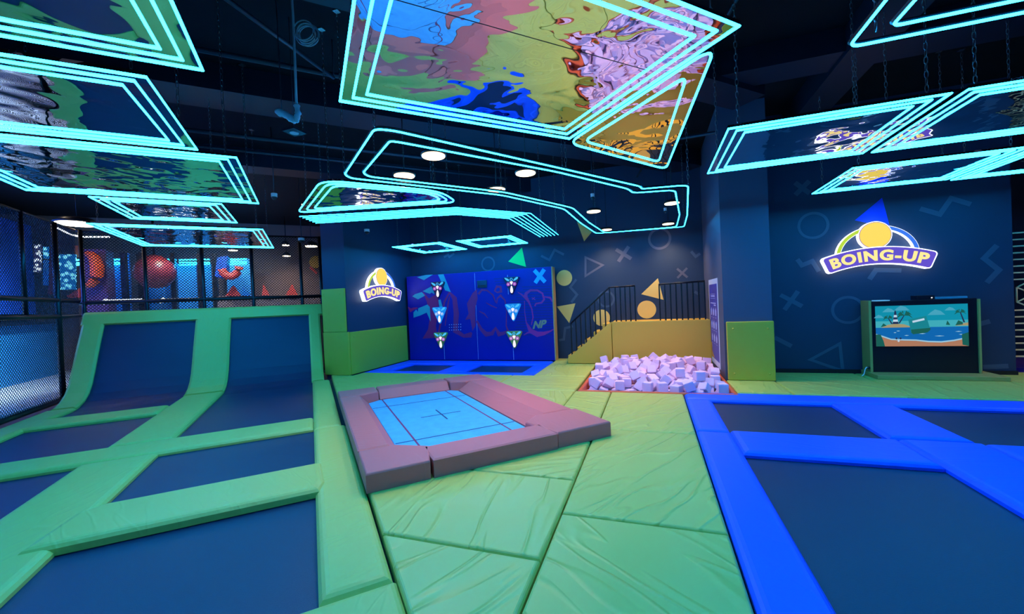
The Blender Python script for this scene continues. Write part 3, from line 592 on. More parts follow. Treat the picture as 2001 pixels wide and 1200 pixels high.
# ------------------------------------------------------------------ wall pads
def slab(name, x0, x1, y0, y1, z0, z1, m, label, cat, group=None, bolts=None, bev=.012):
    b = MB(); b.box(x0, x1, y0, y1, z0, z1)
    o = put(name, b, m)
    md = o.modifiers.new('rounding', 'BEVEL'); md.width = bev; md.segments = 3; md.limit_method = 'ANGLE'
    tag(o, label, cat, group)
    if bolts:
        for p, ax in bolts:
            bb = MB()
            if ax == 'y': bb.lathe((0, 0, 0), [(0, 0), (.018, 0), (.016, .006), (0, .009)], 12); bb.v = [Vector((p[0] + v.x, p[1] - v.z, p[2] + v.y)) for v in bb.v]
            else: bb.lathe((0, 0, 0), [(0, 0), (.018, 0), (.016, .006), (0, .009)], 12); bb.v = [Vector((p[0] + v.z, p[1] + v.x, p[2] + v.y)) for v in bb.v]
            put('bolt', bb, 'wallpad', o)
    return o
WG = 'green wall pads'
slab('wall_pad', -7.2, -6.50, 7.53, 7.595, .005, .985, 'wallpad', 'green lower wall pad on the near face of the column by the ramp', 'wall pad', WG)
slab('wall_pad', -7.2, -6.56, 7.54, 7.595, .99, 1.98, 'wallpad', 'green upper wall pad on the near face of the column, with bolts', 'wall pad', WG,
     [((x, 7.54, z), 'y') for x in (-7.14, -6.68) for z in (1.08, 1.86)])
slab('wall_pad', -6.545, -6.49, 7.60, 9.88, .005, .975, 'wallpad', 'green wall pad below the glowing sign on the column', 'wall pad', WG,
     [((-6.49, n, z), 'x') for n in (7.72, 9.76) for z in (.1, .86)])
slab('wall_pad', 1.20, 1.905, 7.78, 7.845, .005, 1.0, 'wallpad', 'green wall pad on the pillar beside the foam pit', 'wall pad', WG,
     [((x, 7.78, z), 'y') for x in (1.30, 1.82) for z in (.12, .88)])

# ------------------------------------------------------------------ padded stair and platform behind the pit
def extr(pts, n0, n1):                      # an outline in (m, z) extruded along the hall
    b = MB(); b.rings([[Vector((m, n0, z)) for m, z in pts], [Vector((m, n1, z)) for m, z in pts]]); return b
pf = thing('padded_platform', (.1, 9.9, 0), 'golden yellow padded platform behind the foam pit', 'platform')
def bev(o, w=.012):
    md = o.modifiers.new('rounding', 'BEVEL'); md.width = w; md.segments = 3; md.limit_method = 'ANGLE'; return o
bev(put('front_pad', MB().box(-.865, 1.165, 9.46, 9.53, .008, .955), 'stairpad', pf))
put('deck', MB().box(-.865, 1.165, 9.535, 10.35, .85, .94), 'stairpad', pf)
put('back_support', MB().box(-.85, 1.15, 10.25, 10.35, .0, .85), 'floor', pf)
st = thing('padded_stair', (-1.4, 9.9, 0), 'yellow padded stair rising to the platform, its side cut at a slope', 'stair')
bev(put('side_pad', extr([(-1.90, .008), (-.875, .008), (-.875, .955), (-1.90, .13)], 9.46, 9.53), 'stairpad', st))
for k in range(5):
    m0 = -1.9 + .205 * k
    put('step', MB().box(m0, -.88, 9.535, 10.34, .005 + .18 * k, .005 + .18 * (k + 1)), 'stairpad', st)
def railing(name, pts_top, balus, label):
    """pts_top: the handrail's corners (m, z); balus: (m, z foot, z top) of each upright."""
    t = thing(name, (sum(p[0] for p in pts_top) / len(pts_top), 9.52, balus[0][1]), label, 'railing', 'black steel railings')
    put('handrail', MB().tube([(m, 9.52, z) for m, z in pts_top], .021), 'steel_black', t)
    for m, a, b in balus: put('baluster', MB().box(m - .014, m + .014, 9.506, 9.534, a, b), 'steel_black', t)
    return t
def zr(m): return .94 + (m + 1.80) * (1.735 - .94) / (-.89 + 1.80)
def zs(m): return .13 + (m + 1.90) * (.955 - .13) / 1.025 - .02
bl = [(-1.80 + k * .114, zs(-1.80 + k * .114), zr(-1.80 + k * .114)) for k in range(9)] + [(m, .945, 1.735) for m in (-.76, -.655, -.55, -.445, -.34)]
railing('stair_railing', [(-1.81, .932), (-.89, 1.735), (-.33, 1.745)], bl, 'black railing climbing the padded stair')
railing('platform_railing', [(.165, 1.745), (1.085, 1.765)], [(.175 + .1125 * k, .945, 1.75) for k in range(9)], 'black railing on the platform next to the poster wall')

# ------------------------------------------------------------------ graffiti game wall
GW = 9.93
gw = thing('game_wall', (-4.4, 10.05, 0), 'royal blue game wall with purple graffiti and a pale wood edge', 'game wall')
M0, M1, GZT = -6.46, -2.315, 2.335
for i, (a, b) in enumerate(((M0, -5.97), (-5.97, -4.3), (-4.3, -2.315))): pass
put('board', MB().box(M0, -4.385, GW, GW + .03, .005, GZT - .002), 'board_blue', gw)
put('board', MB().box(-4.38, M1, GW, GW + .03, .005, GZT - .002), 'board_blue', gw)
put('wood_end', MB().box(M1 + .001, M1 + .03, GW - .004, GW + .26, .005, GZT), 'wood', gw)
put('top_edge', MB().box(M0, M1, GW + .03, GW + .26, GZT - .04, GZT + .002), 'pad_blue', gw)
put('back_frame', MB().box(M0, M1, GW + .2, GW + .26, .005, GZT - .04), 'floor', gw)
fw = frame_y(GW - .0004)
def gp(c): p = at_y(790 + c[0] / 6, 520 + c[1] / 6, GW); return (p.x, p.z)
for c, z0, z1 in ((1275, .02, .66), (465, .02, .70), (1245, 1.7, 2.2)):
    x = gp((c, 900))[0]; put('panel_joint', MB().box(x - .004, x + .004, GW - .0015, GW, z0, z1), 'dots', gw)
put('panel_joint', MB().box(-4.3855, -4.3795, GW - .0012, GW + .01, .02, 2.3), 'dots', gw)
def gr(name, pts, w, m, d=.0022, widths=None, closed=False):
    return put(name, MB().ribbon([gp(p) for p in pts], w, fw, d, closed, [k * .0022 for k in widths] if widths else None), m, gw)
def gf(name, pts, m, d=.002): return put(name, MB().flat([gp(p) for p in pts], fw, d), m, gw)
# fine dark stripes on the right
b = MB()
for k in range(22):
    y = 150 + k * 31.5; x0 = 1230 if 7 < k < 16 else (1060 if k < 2 else 1300)
    if k < 3: x0, x1 = 1050, 1240 - 60 * (k > 1)
    else: x1 = 1742
    if k in (3, 4): x0 = 1380
    a_, c_ = gp((x0 + 10 * (k % 3), y)), gp((x1, y - 10))
    b.ribbon([a_, c_], .020, fw, .001)
put('stripe_print', b, 'stripe', gw)
# the lettering MUSIC in loose graffiti strokes
gr('graffiti_stroke', [(45, 480), (75, 520), (110, 500), (155, 490)], 0, 'graffiti', widths=[10, 40, 30, 12])
gf('graffiti_stroke', [(215, 300), (290, 380), (380, 330), (405, 420), (395, 560), (370, 700), (390, 840), (215, 850), (280, 740), (300, 600), (265, 420)], 'graffiti')
gr('graffiti_stroke', [(400, 800), (440, 600), (470, 420), (530, 310), (590, 380), (610, 560), (600, 760), (700, 820), (770, 810), (790, 780)], 0, 'graffiti', .0024, [20, 30, 24, 20, 60, 70, 60, 40, 60, 20])
gr('graffiti_stroke', [(480, 700), (500, 520), (530, 360)], 0, 'graffiti', .0026, [8, 26, 12])
gf('graffiti_stroke', [(735, 440), (800, 320), (850, 270), (860, 380), (830, 500), (835, 700), (800, 760), (775, 620), (715, 630), (755, 560)], 'graffiti', .0018)
gr('graffiti_stroke', [(850, 640), (900, 740), (960, 800), (1030, 790), (1070, 730), (1110, 800), (1160, 790), (1220, 760)], 0, 'graffiti', .0024, [24, 40, 55, 45, 22, 48, 40, 20])
gr('graffiti_stroke', [(870, 330), (910, 280), (970, 285), (1040, 340), (1075, 430)], 0, 'graffiti', .0022, [26, 22, 16, 18, 10])
gr('graffiti_stroke', [(960, 430), (1020, 465), (1085, 490)], 0, 'graffiti', .0022, [8, 14, 8])
gr('graffiti_stroke', [(880, 530), (940, 560), (980, 610)], 0, 'graffiti', .0022, [10, 18, 6])
gr('graffiti_stroke', [(1085, 440), (1090, 380), (1130, 345), (1180, 400), (1200, 540), (1195, 700), (1220, 770)], 0, 'graffiti', .0026, [10, 16, 24, 14, 10, 12, 26])
gr('graffiti_stroke', [(1060, 290), (1085, 240), (1130, 245), (1135, 300), (1090, 310)], 0, 'graffiti', .0024, [14, 26, 24, 26, 12], True)
gr('graffiti_curl', [(1740, 420), (1710, 370), (1640, 360)], 0, 'graffiti2', .0026, [14, 20, 10])
gr('graffiti_curl', [(1530, 470), (1545, 440), (1610, 430), (1640, 390), (1620, 320), (1560, 285), (1480, 285), (1430, 320), (1420, 360), (1460, 420), (1495, 500), (1510, 600), (1490, 690)], 0, 'graffiti2', .003, [16, 14, 18, 20, 18, 22, 24, 34, 46, 22, 14, 12, 10])
gr('graffiti_curl', [(1330, 305), (1370, 330), (1420, 370)], 0, 'graffiti2', .0026, [8, 16, 26])
gr('graffiti_curl', [(1410, 410), (1412, 540), (1430, 660), (1480, 760), (1560, 800), (1640, 790), (1720, 760), (1750, 740)], 0, 'graffiti2', .0032, [8, 8, 12, 50, 60, 40, 14, 8])
gr('graffiti_curl', [(1400, 810), (1440, 785), (1490, 770)], 0, 'graffiti2', .0026, [6, 16, 26])
gr('graffiti_curl', [(1495, 370), (1535, 395)], 0, 'graffiti2', .0028, [8, 10])
gr('graffiti_curl', [(1500, 395), (1530, 365)], 0, 'graffiti2', .0026, [8, 8])
# teal arrow shapes
for t in (((150, 130), (250, 105), (335, 100), (230, 165)), ((395, 100), (460, 95), (545, 305), (480, 285)), ((95, 355), (125, 330), (205, 305), (245, 345), (160, 390)),
          ((215, 295), (325, 235), (355, 330), (320, 310), (300, 325)), ((108, 545), (140, 510), (160, 540), (165, 495), (275, 450), (265, 545), (185, 580), (110, 605)),
          ((275, 455), (300, 480), (310, 650), (265, 550)), ((400, 400), (425, 390), (450, 480), (412, 480))):
    gf('teal_shape', t, 'teal', .003)
p = Vector(gp((1588, 118))); b = MB()
for t in (.92, -.86):
    d = Vector((math.cos(t), math.sin(t))) * .205; b.ribbon([p - d, p + d], .10, fw, .004 if t > 0 else .0042)
put('blue_cross', b, 'sky_x', gw)
b = MB()
for i in range(6):
    for j in range(3):
        q = gp((530 + 26.5 * i, 688 + 32 * j - 1.2 * i)); b.flat(circle(q[0], q[1], .0125, 8), fw, .003)
put('dot_pattern', b, 'dots', gw)
vs, fs = text_mesh('NP', .25, .012, .45)
q = gp((1570, 690)); ca, sa = math.cos(.10), math.sin(.10)
b = MB(); b.add([Vector((q[0] + v.x * ca - v.y * sa, GW - .004, q[1] + v.x * sa + v.y * ca)) for v in vs], fs)
put('gold_lettering', b, 'gold', gw)
q0, q1 = gp((862, 258)), gp((970, 165))
sb = slab('control_screen', q0[0], q1[0], GW - .035, GW - .001, q0[1], q1[1], 'screen_dark', 'small dark teal control screen on the upper middle of the game wall', 'screen', bev=.008)
put('bezel_bar', MB().box(q0[0] + .02, q1[0] - .02, GW - .038, GW - .035, q0[1] + .02, q0[1] + .07), 'black_gloss', sb)

# six glowing triangular touch targets
MAT['t_navy'] = mat('navy_target_face', (.004, .006, .05), .3)
MAT['t_blue'] = emit('lit_blue_target_face', (.008, .24, .85), 1.0)
MAT['t_olive'] = mat('olive_target_face', (.45, .38, .08), .3)
MAT['t_cyan'] = emit('cyan_petal_light', (.06, .48, .95), 1.1)
MAT['t_purple'] = emit('purple_ring_light', (.60, .10, .78), 1.0)
MAT['t_white'] = emit('white_drop_light', (.95, .84, 1.0), 1.2)
lf = (Vector((0, -.045, 0)), Vector((1, 0, 0)), Vector((0, 0, 1)), Vector((0, -1, 0)))
def oval(cx, cy, a, b_, ang, n=18, taper=0.0):
    out = []
    for i in range(n):
        t = 2 * PI * i / n; x = a * math.cos(t); y = b_ * math.sin(t) * (1 + taper * math.cos(t))
        out.append((cx + x * math.cos(ang) - y * math.sin(ang), cy + x * math.sin(ang) + y * math.cos(ang)))
    return out
def target(face, at, label, rim='t_blue', petals='t_cyan', rings='t_purple'):
    t = thing('touch_target', (0, 0, 0), label, 'touch target', 'triangular touch targets on the game wall')
    tri = rounded([(-.235, .235), (.235, .235), (0, -.245)], .075, 5)
    bb = MB(); tri = ccw(tri); ti = inset(tri, .012)
    o_, r_, u_, n_ = Vector((0, 0, 0)), lf[1], lf[2], lf[3]
    P = lambda q, h: o_ + r_ * q[0] + u_ * q[1] + n_ * h
    bb.rings([[P(q, 0) for q in tri], [P(q, .035) for q in tri], [P(q, .045) for q in ti]])
    put('housing', bb, face, t)
    for s in (-1, 1):
        put('petal_light', MB().flat(oval(s * .118, .175, .075, .026, s * .58, taper=.3), lf, .004), petals, t)
        rg = put('ring_light', MB().ribbon(circle(s * .085, .05, .036, 20), .017, lf, .004, True), rings, t)
        put('ring_core', MB().flat(circle(s * .085, .05, .014, 12), lf, .005), 't_white', rg)
    put('ring_light', MB().ribbon(circle(0, .17, .030, 20), .015, lf, .004, True), petals, t)
    put('drop_light', MB().flat([(-.045, .11), (0, .125), (.045, .11), (.012, .035), (-.012, .035)], lf, .0045), 't_white', t)
    put('bar_light', MB().flat(oval(0, -.085, .095, .036, PI / 2, taper=-.35), lf, .0045), 't_white', t)
    t.location = at; return t
MAT['t_pale'] = emit('pale_blue_light', (.35, .60, 1.0), 1.0)
TG = [(400, 285, 't_navy', 'topmost touch target on the left half of the game wall, dark navy triangle', 't_cyan', 't_purple'),
      (420, 582, 't_blue', 'middle touch target on the left half of the game wall, lit blue triangle', 't_cyan', 't_pale'),
      (436, 878, 't_olive', 'lowest touch target on the left half of the game wall, olive triangle', 't_cyan', 't_purple'),
      (1264, 235, 't_navy', 'topmost touch target nearest the blue cross on the game wall, dark navy triangle', 't_cyan', 't_purple'),
      (1281, 548, 't_blue', 'middle touch target on the striped right half of the game wall, lit blue triangle', 't_cyan', 't_pale'),
      (1296, 868, 't_olive', 'lowest touch target on the striped right half of the game wall, olive triangle', 't_cyan', 't_purple')]
for cx, cy, fc, lb, pc, rc in TG:
    q = gp((cx, cy)); target(fc, (q[0], GW - .004, q[1]), lb, petals=pc, rings=rc)

# ------------------------------------------------------------------ glowing BOING-UP signs
MAT['s_white'] = emit('white_sign_light', (.78, .84, 1.0), 3.2)
MAT['s_purple'] = emit('purple_sign_face', (.13, .085, .62), 1.0)
MAT['s_yellow'] = emit('yellow_sign_face', (1.0, .74, .12), 1.0)
MAT['s_letter'] = emit('cream_yellow_letters', (1.0, .80, .30), 1.1)
MAT['s_lime'] = emit('lime_sign_face', (.50, .72, .05), 1.0)
MAT['s_blue'] = emit('blue_sign_face', (.05, .20, .90), 1.0)
MAT['s_line'] = emit('violet_outline', (.42, .22, .60), .8)
def lfr(y): return (Vector((0, y, 0)), Vector((1, 0, 0)), Vector((0, 0, 1)), Vector((0, -1, 0)))
def sign(label):
    t = thing('wall_sign', (0, 0, 0), label, 'sign', 'glowing wall signs')
    R, W2 = 2.05, .775                          # the banner bends along a circle of radius R
    def arc(x, z): a = x / R; return ((R + z) * math.sin(a), (R + z) * math.cos(a) - R)
    def banner(h0, h1, hw, r=.05, n=22):
        top = [(-hw + 2 * hw * i / n, h1) for i in range(n + 1)]; bot = [(hw - 2 * hw * i / n, h0) for i in range(n + 1)]
        pts = []
        c = 5
        def corner(cx, cz, a0):
            return [(cx + r * math.cos(a0 - PI / 2 * k / c), cz + r * math.sin(a0 - PI / 2 * k / c)) for k in range(c + 1)]
        pts += corner(-hw + r, h1 - r, PI) + [p for p in top if abs(p[0]) < hw - r * 1.1] + corner(hw - r, h1 - r, PI / 2)
        pts += corner(hw - r, h0 + r, 0) + [p for p in bot if abs(p[0]) < hw - r * 1.1] + corner(-hw + r, h0 + r, -PI / 2)
        return [arc(*p) for p in pts]
    put('banner_body', MB().flat(banner(-.148, .148, W2 - .006), lfr(-.03), .10), 's_white', t)
    put('banner_face', MB().flat(banner(-.134, .134, W2 - .022, .042), lfr(-.13), .006), 's_purple', t)
    vs, fs = text_mesh('BOING-UP', 0.268, .011, 0, 4, 1.16)
    xs = [v.x for v in vs]; ys = [v.y for v in vs]; cx, cy = (min(xs) + max(xs)) / 2, (min(ys) + max(ys)) / 2
    kx = 1.36 / (max(xs) - min(xs)); ky = .185 / (max(ys) - min(ys))
    V = []
    for y in (-.150, -.137):
        for v in vs: a = arc((v.x - cx) * kx, (v.y - cy) * ky); V.append(Vector((a[0], y, a[1])))
    put('letters', MB().add(V[:len(vs)], fs).add(V[len(vs):], fs), 's_letter', t)
    def arch(a0, a1, r0, w, y, d, m, name):
        pts = [(r0 * math.cos(a0 + (a1 - a0) * i / 20), r0 * .86 * math.sin(a0 + (a1 - a0) * i / 20) + .01) for i in range(21)]
        return put(name, MB().ribbon(pts, w, lfr(y), d), m, t)
    arch(PI * .97, PI * .60, .545, .066, -.03, .07, 's_white', 'arch_body'); arch(PI * .40, PI * .03, .545, .066, -.03, .07, 's_white', 'arch_body')
    arch(PI * .96, PI * .60, .545, .055, -.10, .006, 's_lime', 'lime_arch'); arch(PI * .40, PI * .04, .545, .055, -.10, .006, 's_blue', 'blue_arch')
    put('disc_body', MB().flat(circle(-.02, .345, .234, 40), lfr(-.03), .08), 's_white', t)
    put('disc_outline', MB().flat(circle(-.02, .345, .226, 40), lfr(-.11), .004), 's_line', t)
    put('disc_face', MB().flat(circle(-.02, .345, .216, 40), lfr(-.114), .004), 's_yellow', t)
    put('stand_off', MB().box(-.6, .6, -.03, -.002, -.02, .02), 'black_gloss', t)
    return t
sg = sign('large glowing sign on the dark wall above the screen console, lettered in yellow on purple')
sg.location = (3.655, 8.7, 2.02)
s2 = copy_tree(sg)
s2['label'] = 'glowing sign on the column beside the graffiti wall, seen at a slant'
s2.location = (-6.55, 8.80, 1.93); s2.rotation_euler = (0, 0, PI / 2)

# ------------------------------------------------------------------ screen console
cn = thing('screen_console', (4.15, 8.4, 0), 'black screen console with olive green side boards on a low plinth', 'console')
bev(put('plinth', MB().box(3.40, 5.0, 8.09, 8.65, .002, .065), 'console_edge', cn), .006)
bev(put('body', MB().box(3.462, 4.818, 8.40, 8.64, .066, 1.245), 'black_gloss', cn), .006)
put('side_board', MB().box(3.425, 3.461, 8.375, 8.65, .066, 1.262), 'console_edge', cn)
put('side_board', MB().box(4.819, 4.845, 8.375, 8.65, .066, 1.232), 'console_edge', cn)
S0, S1, SZ0, SZ1 = 3.518, 4.70, .497, 1.165
SCR = put('screen', MB().box(S0 - .02, S1 + .02, 8.390, 8.402, SZ0 - .02, SZ1 + .02), 'black_gloss', cn)
fs_ = frame_y(8.389)
def sp(c): return (S0 + (S1 - S0) * (c[0] - 412) / 1100, SZ1 - (SZ1 - SZ0) * (c[1] - 215) / 490)
EM = lambda n, c, s=1.0: emit(n, c, s)
MAT['g_sky'] = EM('screen_sky', (.005, .27, .40)); MAT['g_cloud'] = EM('screen_cloud', (.06, .36, .50)); MAT['g_sea'] = EM('screen_sea', (.005, .13, .42))
MAT['g_sand'] = EM('screen_sand', (.42, .19, .11)); MAT['g_surf'] = EM('screen_surf', (.30, .55, .70)); MAT['g_isle'] = EM('screen_island', (.36, .30, .16))
MAT['g_leaf'] = EM('screen_leaf', (.01, .11, .09)); MAT['g_dark'] = EM('screen_dark_shape', (.015, .03, .09)); MAT['g_white'] = EM('screen_white', (.5, .65, .8)); MAT['g_card'] = EM('screen_card', (.01, .22, .27)); MAT['g_haze'] = EM('screen_horizon', (.05, .40, .48))
def sf(name, pts, m, d): return put(name, MB().flat([sp(p) for p in pts], fs_, d), m, SCR)
sf('picture_sky', [(412, 215), (1512, 215), (1512, 480), (412, 480)], 'g_sky', .0005)
sf('picture_horizon', [(412, 400), (1512, 400), (1512, 480), (412, 480)], 'g_haze', .0007)
sf('picture_sea', [(412, 478), (1512, 478), (1512, 705), (412, 705)], 'g_sea', .0008)
shore = [(412, 560), (500, 585), (600, 620), (760, 628), (900, 632), (1050, 650), (1200, 655), (1340, 640), (1440, 620), (1512, 600)]
sf('picture_surf', [(x, y - 8) for x, y in shore] + [(1512, 705), (412, 705)], 'g_surf', .001)
sf('picture_sand', [(x, y + 8) for x, y in shore] + [(1512, 705), (412, 705)], 'g_sand', .0012)
for cx, cy, k in ((580, 265, 1), (740, 245, 1.2), (1150, 305, 1.3), (1310, 268, .8), (455, 340, .8)):
    sf('picture_cloud', [(cx - 80 * k, cy + 25 * k), (cx - 50 * k, cy), (cx - 10 * k, cy - 25 * k), (cx + 40 * k, cy - 10 * k), (cx + 80 * k, cy + 25 * k)], 'g_cloud', .0009)
sf('picture_island', [(480, 478), (560, 445), (660, 432), (760, 440), (850, 470), (860, 478)], 'g_isle', .0012)
sf('picture_island', [(1360, 468), (1430, 445), (1512, 432), (1512, 468)], 'g_isle', .0012)
for k in range(5):
    y0 = 300 + k * 27; w = 12 + k * 5
    sf('picture_lighthouse', [(660 - w, y0), (660 + w, y0), (660 + w + 4, y0 + 27), (660 - w - 4, y0 + 27)], 'g_white' if k % 2 else 'g_dark', .0016)
sf('picture_lighthouse', [(645, 300), (660, 265), (675, 300)], 'g_dark', .0016)
def palm(cx, cy, bx, by, k):
    sf('picture_trunk', [(cx - 6, cy), (cx + 6, cy), (bx + 12, by), (bx - 8, by)], 'g_dark', .0018)
    for a in (-.2, .5, 1.1, 1.9, 2.6, 3.3):
        x, y = cx + math.cos(a) * 75 * k, cy - math.sin(a) * 45 * k
        sf('picture_frond', [(cx, cy + 6), ((cx + x) / 2, (cy + y) / 2 - 18 * k), (x, y + 22 * k), ((cx + x) / 2 + 4, (cy + y) / 2 + 4)], 'g_leaf', .002 + .0001 * a)
palm(570, 360, 615, 435, .9); palm(770, 330, 700, 430, 1.4); palm(1425, 310, 1465, 430, .95)
for t in (((412, 560), (470, 560), (505, 640), (520, 705), (412, 705)), ((1435, 570), (1512, 545), (1512, 705), (1440, 690)), ((1365, 465), (1400, 405), (1450, 430), (1450, 455)), ((475, 470), (510, 425), (550, 455))):
    sf('picture_bush', t, 'g_leaf', .0022)
sf('picture_card', [(815, 385), (1030, 345), (1075, 510), (1040, 540), (870, 560), (845, 540)], 'g_card', .0026)
sf('picture_card_shade', [(845, 505), (1075, 488), (1075, 512), (1040, 542), (870, 562), (848, 545)], 'g_leaf', .003)
sf('picture_card_bar', [(862, 402), (1005, 372), (1010, 395), (868, 425)], 'g_white', .0031)
sf('picture_boat', [(1258, 455), (1275, 405), (1300, 445), (1305, 460)], 'g_leaf', .0015)
for x, y, w in ((790, 575, 30), (650, 540, 20), (980, 555, 40), (1180, 585, 60), (1400, 535, 40), (690, 520, 25), (1430, 570, 30)):
    sf('picture_wave', [(x - w, y), (x, y - 5), (x + w, y), (x, y + 5)], 'g_surf', .0011)
for x, y in ((665, 610), (715, 610), (690, 640)): sf('picture_ball', [(x - 16, y), (x, y - 14), (x + 16, y), (x, y + 14)], 'g_dark' if y < 620 else 'g_white', .0024)
MAT['sheet'] = emit('lit_blue_sheet', (.10, .42, .80), .9)
MAT['tray'] = mat('blue_grey_tray', (.12, .30, .42), .4)
slab('light_pad', 3.56, 3.74, 8.43, 8.60, 1.247, 1.263, 'sheet', 'flat glowing pale blue pad lying on top of the console', 'lamp', bev=.004)
md_ = slab('media_box', 4.10, 4.33, 8.45, 8.62, 1.247, 1.315, 'black_gloss', 'small black box with a white status light on top of the console', 'box', bev=.004)
MAT['led'] = emit('white_status_light', (1, 1, 1), 6)
put('status_light', MB().box(4.285, 4.297, 8.446, 8.451, 1.268, 1.280), 'led', md_)
slab('sensor_bar', 4.36, 4.765, 8.50, 8.56, 1.247, 1.282, 'tray', 'long blue-grey sensor bar on top of the console', 'sensor bar', bev=.006)
pl = thing('power_cable', (3.38, 8.4, 0), 'white power cable with a black plug beside the console foot', 'cable')
put('cord', MB().tube([(3.27, 8.3, .012), (3.31, 8.32, .04), (3.34, 8.35, .12), (3.37, 8.38, .15), (3.40, 8.40, .14)], .007), 'white', pl)
put('plug', MB().tube([(3.40, 8.40, .14), (3.424, 8.40, .13)], .022), 'black_gloss', pl)

# ------------------------------------------------------------------ poster on the pillar, facing the stair
fp = frame_x(1.168, -1)
ps = thing('wall_poster', (1.166, 8.96, .08), 'tall purple poster with a white border on the pillar wall by the pit', 'poster')
N0, N1 = 8.37, 9.56
put('sheet', MB().flat([(N0, .08), (N1, .08), (N1, 1.78), (N0, 1.78)], (Vector((1.1695, 0, 0)), *fp[1:]), .006), 'poster_border', ps)
fp2 = (Vector((1.1634, 0, 0)), *fp[1:])
def pq(u, v): return (N1 - .07 - (N1 - N0 - .14) * u, 1.68 - 1.49 * v)      # u runs from the far edge to the near edge
put('print', MB().flat([pq(0, 0), pq(1, 0), pq(1, 1), pq(0, 1)], fp2, .001), 'poster', ps)
fp3 = (Vector((1.1623, 0, 0)), *fp[1:])
def pr(name, u0, v0, u1, v1, m='poster_fig'): put(name, MB().flat([pq(u0, v0), pq(u1, v0), pq(u1, v1), pq(u0, v1)], fp3, .0008), m, ps)
pr('heading_print', .15, .13, .75, .135); pr('heading_print', .2, .15, .7, .165); pr('heading_print', .15, .185, .75, .19)
pr('subtitle_print', .12, .245, .80, .258); pr('subtitle_print', .55, .27, .8, .285)
for r in range(3):
    for c in range(3):
        u, v = .12 + .27 * c, .33 + .175 * r
        put('figure_print', MB().flat([pq(u + .1, v - .02), pq(u + .18, v + .02), pq(u + .15, v + .085), pq(u + .04, v + .085), pq(u + .02, v + .02)], fp3, .0008), 'poster_fig', ps)
        pr('caption_print', u + .02, v + .11, u + .17, v + .114)
pr('corner_print', 0, .80, .14, 1, 'poster_orange'); put('corner_print', MB().flat([pq(.14, .92), pq(.35, .97), pq(.38, 1), pq(.14, 1)], fp3, .0008), 'poster_orange', ps)

# ------------------------------------------------------------------ metal lattice screen at the far right
lt = thing('lattice_screen', (6.6, 8.99, 0), 'champagne coloured metal lattice screen at the right picture edge', 'screen')
LB, LE = 5.56, 7.6
put('post', MB().box(LB, LB + .045, 8.965, 9.01, .0, 1.12), 'lattice', lt)
put('post', MB().box(LE, LE + .045, 8.965, 9.01, .0, 2.27), 'lattice', lt)
for k in range(8): put('bar', MB().box(LB - .03, LE, 8.975, 9.0, 1.50 + .108 * k, 1.522 + .108 * k), 'lattice', lt)
for k in range(8): put('bar', MB().box(LB + .045, LE, 8.975, 9.0, .24 + .108 * k, .262 + .108 * k), 'lattice', lt)
def hexline(a, b): put('hexagon_bar', MB().tube([(a[0], 8.988, a[1]), (b[0], 8.988, b[1])], .011, 6), 'lattice', lt)
for k in range(3):
    cx = LB + .30 + .62 * k
    hx = [(cx + .24 * math.cos(PI / 6 + PI / 3 * i) , 1.26 + .24 * math.sin(PI / 6 + PI / 3 * i)) for i in range(6)]
    for i in range(6): hexline(hx[i], hx[(i + 1) % 6]); hexline(((cx + hx[i][0]) / 2, (1.26 + hx[i][1]) / 2), hx[i])
    hs = [(cx + (p[0] - cx) * .5, 1.26 + (p[1] - 1.26) * .5) for p in hx]
    for i in range(6): hexline(hs[i], hs[(i + 1) % 6])
MAT['purple_glow'] = mat('purple_floor_glow', (.09, .04, .5), .3)
tag(put('purple_glow_slab', MB().box(5.46, 11, 9.3, 10.85, FZ, FZ + .11), 'purple_glow'), 'purple floor slab coloured as the glow behind the metal lattice', 'floor mat')  # the purple glow on the floor is put into this slab's colour

# ------------------------------------------------------------------ net fences
def lattice_net(P, s0, s1, z0, z1, d=.045, r=.0055):
    """Diamond netting between two levels: straight cords in both diagonals, P(s, z) gives the place."""
    b = MB()
    def cord(a, c):
        A, B = P(*a), P(*c); dr = (B - A).normalized()
        x = dr.cross(P(s0, 1) - P(s0, 0)).normalized(); y = x.cross(dr).normalized()
        ring = lambda p: [p + (x * math.cos(2 * PI * j / 4) + y * math.sin(2 * PI * j / 4)) * r for j in range(4)]
        b.rings([ring(A), ring(B)], False, False)
    L, Hh = s1 - s0, z1 - z0
    k = -Hh
    while k < L:
        a0 = max(0, k); a1 = min(L, k + Hh)
        if a1 - a0 > .01:
            cord((s0 + a0, z0 + a0 - k), (s0 + a1, z0 + a1 - k))
            cord((s0 + a0, z1 - (a0 - k)), (s0 + a1, z1 - (a1 - k)))
        k += d
    return b
UB = 11.34
bf = thing('net_fence', uv(UB, -2, 1.6), 'black net fence standing along the top of the curved ramp', 'fence', 'black net fences')
VS = (-4.13, -3.14, -2.14, -1.19, -.17, .27)
for v in VS: put('post', MB().tube([uv(UB, v, 0), uv(UB, v, 3.35)], .036, 10), 'steel_black', bf)
for z, r in ((1.86, .042), (3.33, .02), (1.60, .03)): put('rail', MB().tube([uv(UB, -4.2, z), uv(UB, .3, z)], r, 8), 'steel_black', bf)
put('netting', lattice_net(lambda s, z: uv(UB + .0, s, z), -4.13, .27, 1.6, 3.33, .060, .0068), 'net', bf)
VF = -4.2
lf_ = thing('net_fence', uv(10, VF, 0), 'black net fence along the left side of the trampoline court', 'fence', 'black net fences')
for u in (7.5, 8.55, 9.57): put('post', MB().tube([uv(u, VF, 1.62), uv(u, VF, 3.35)], .034, 10), 'steel_black', lf_)
for u in (7.5, 10.55): put('post', MB().tube([uv(u, VF, .0), uv(u, VF, 3.35 if u > 8 else 1.62)], .045, 10), 'steel_black', lf_)
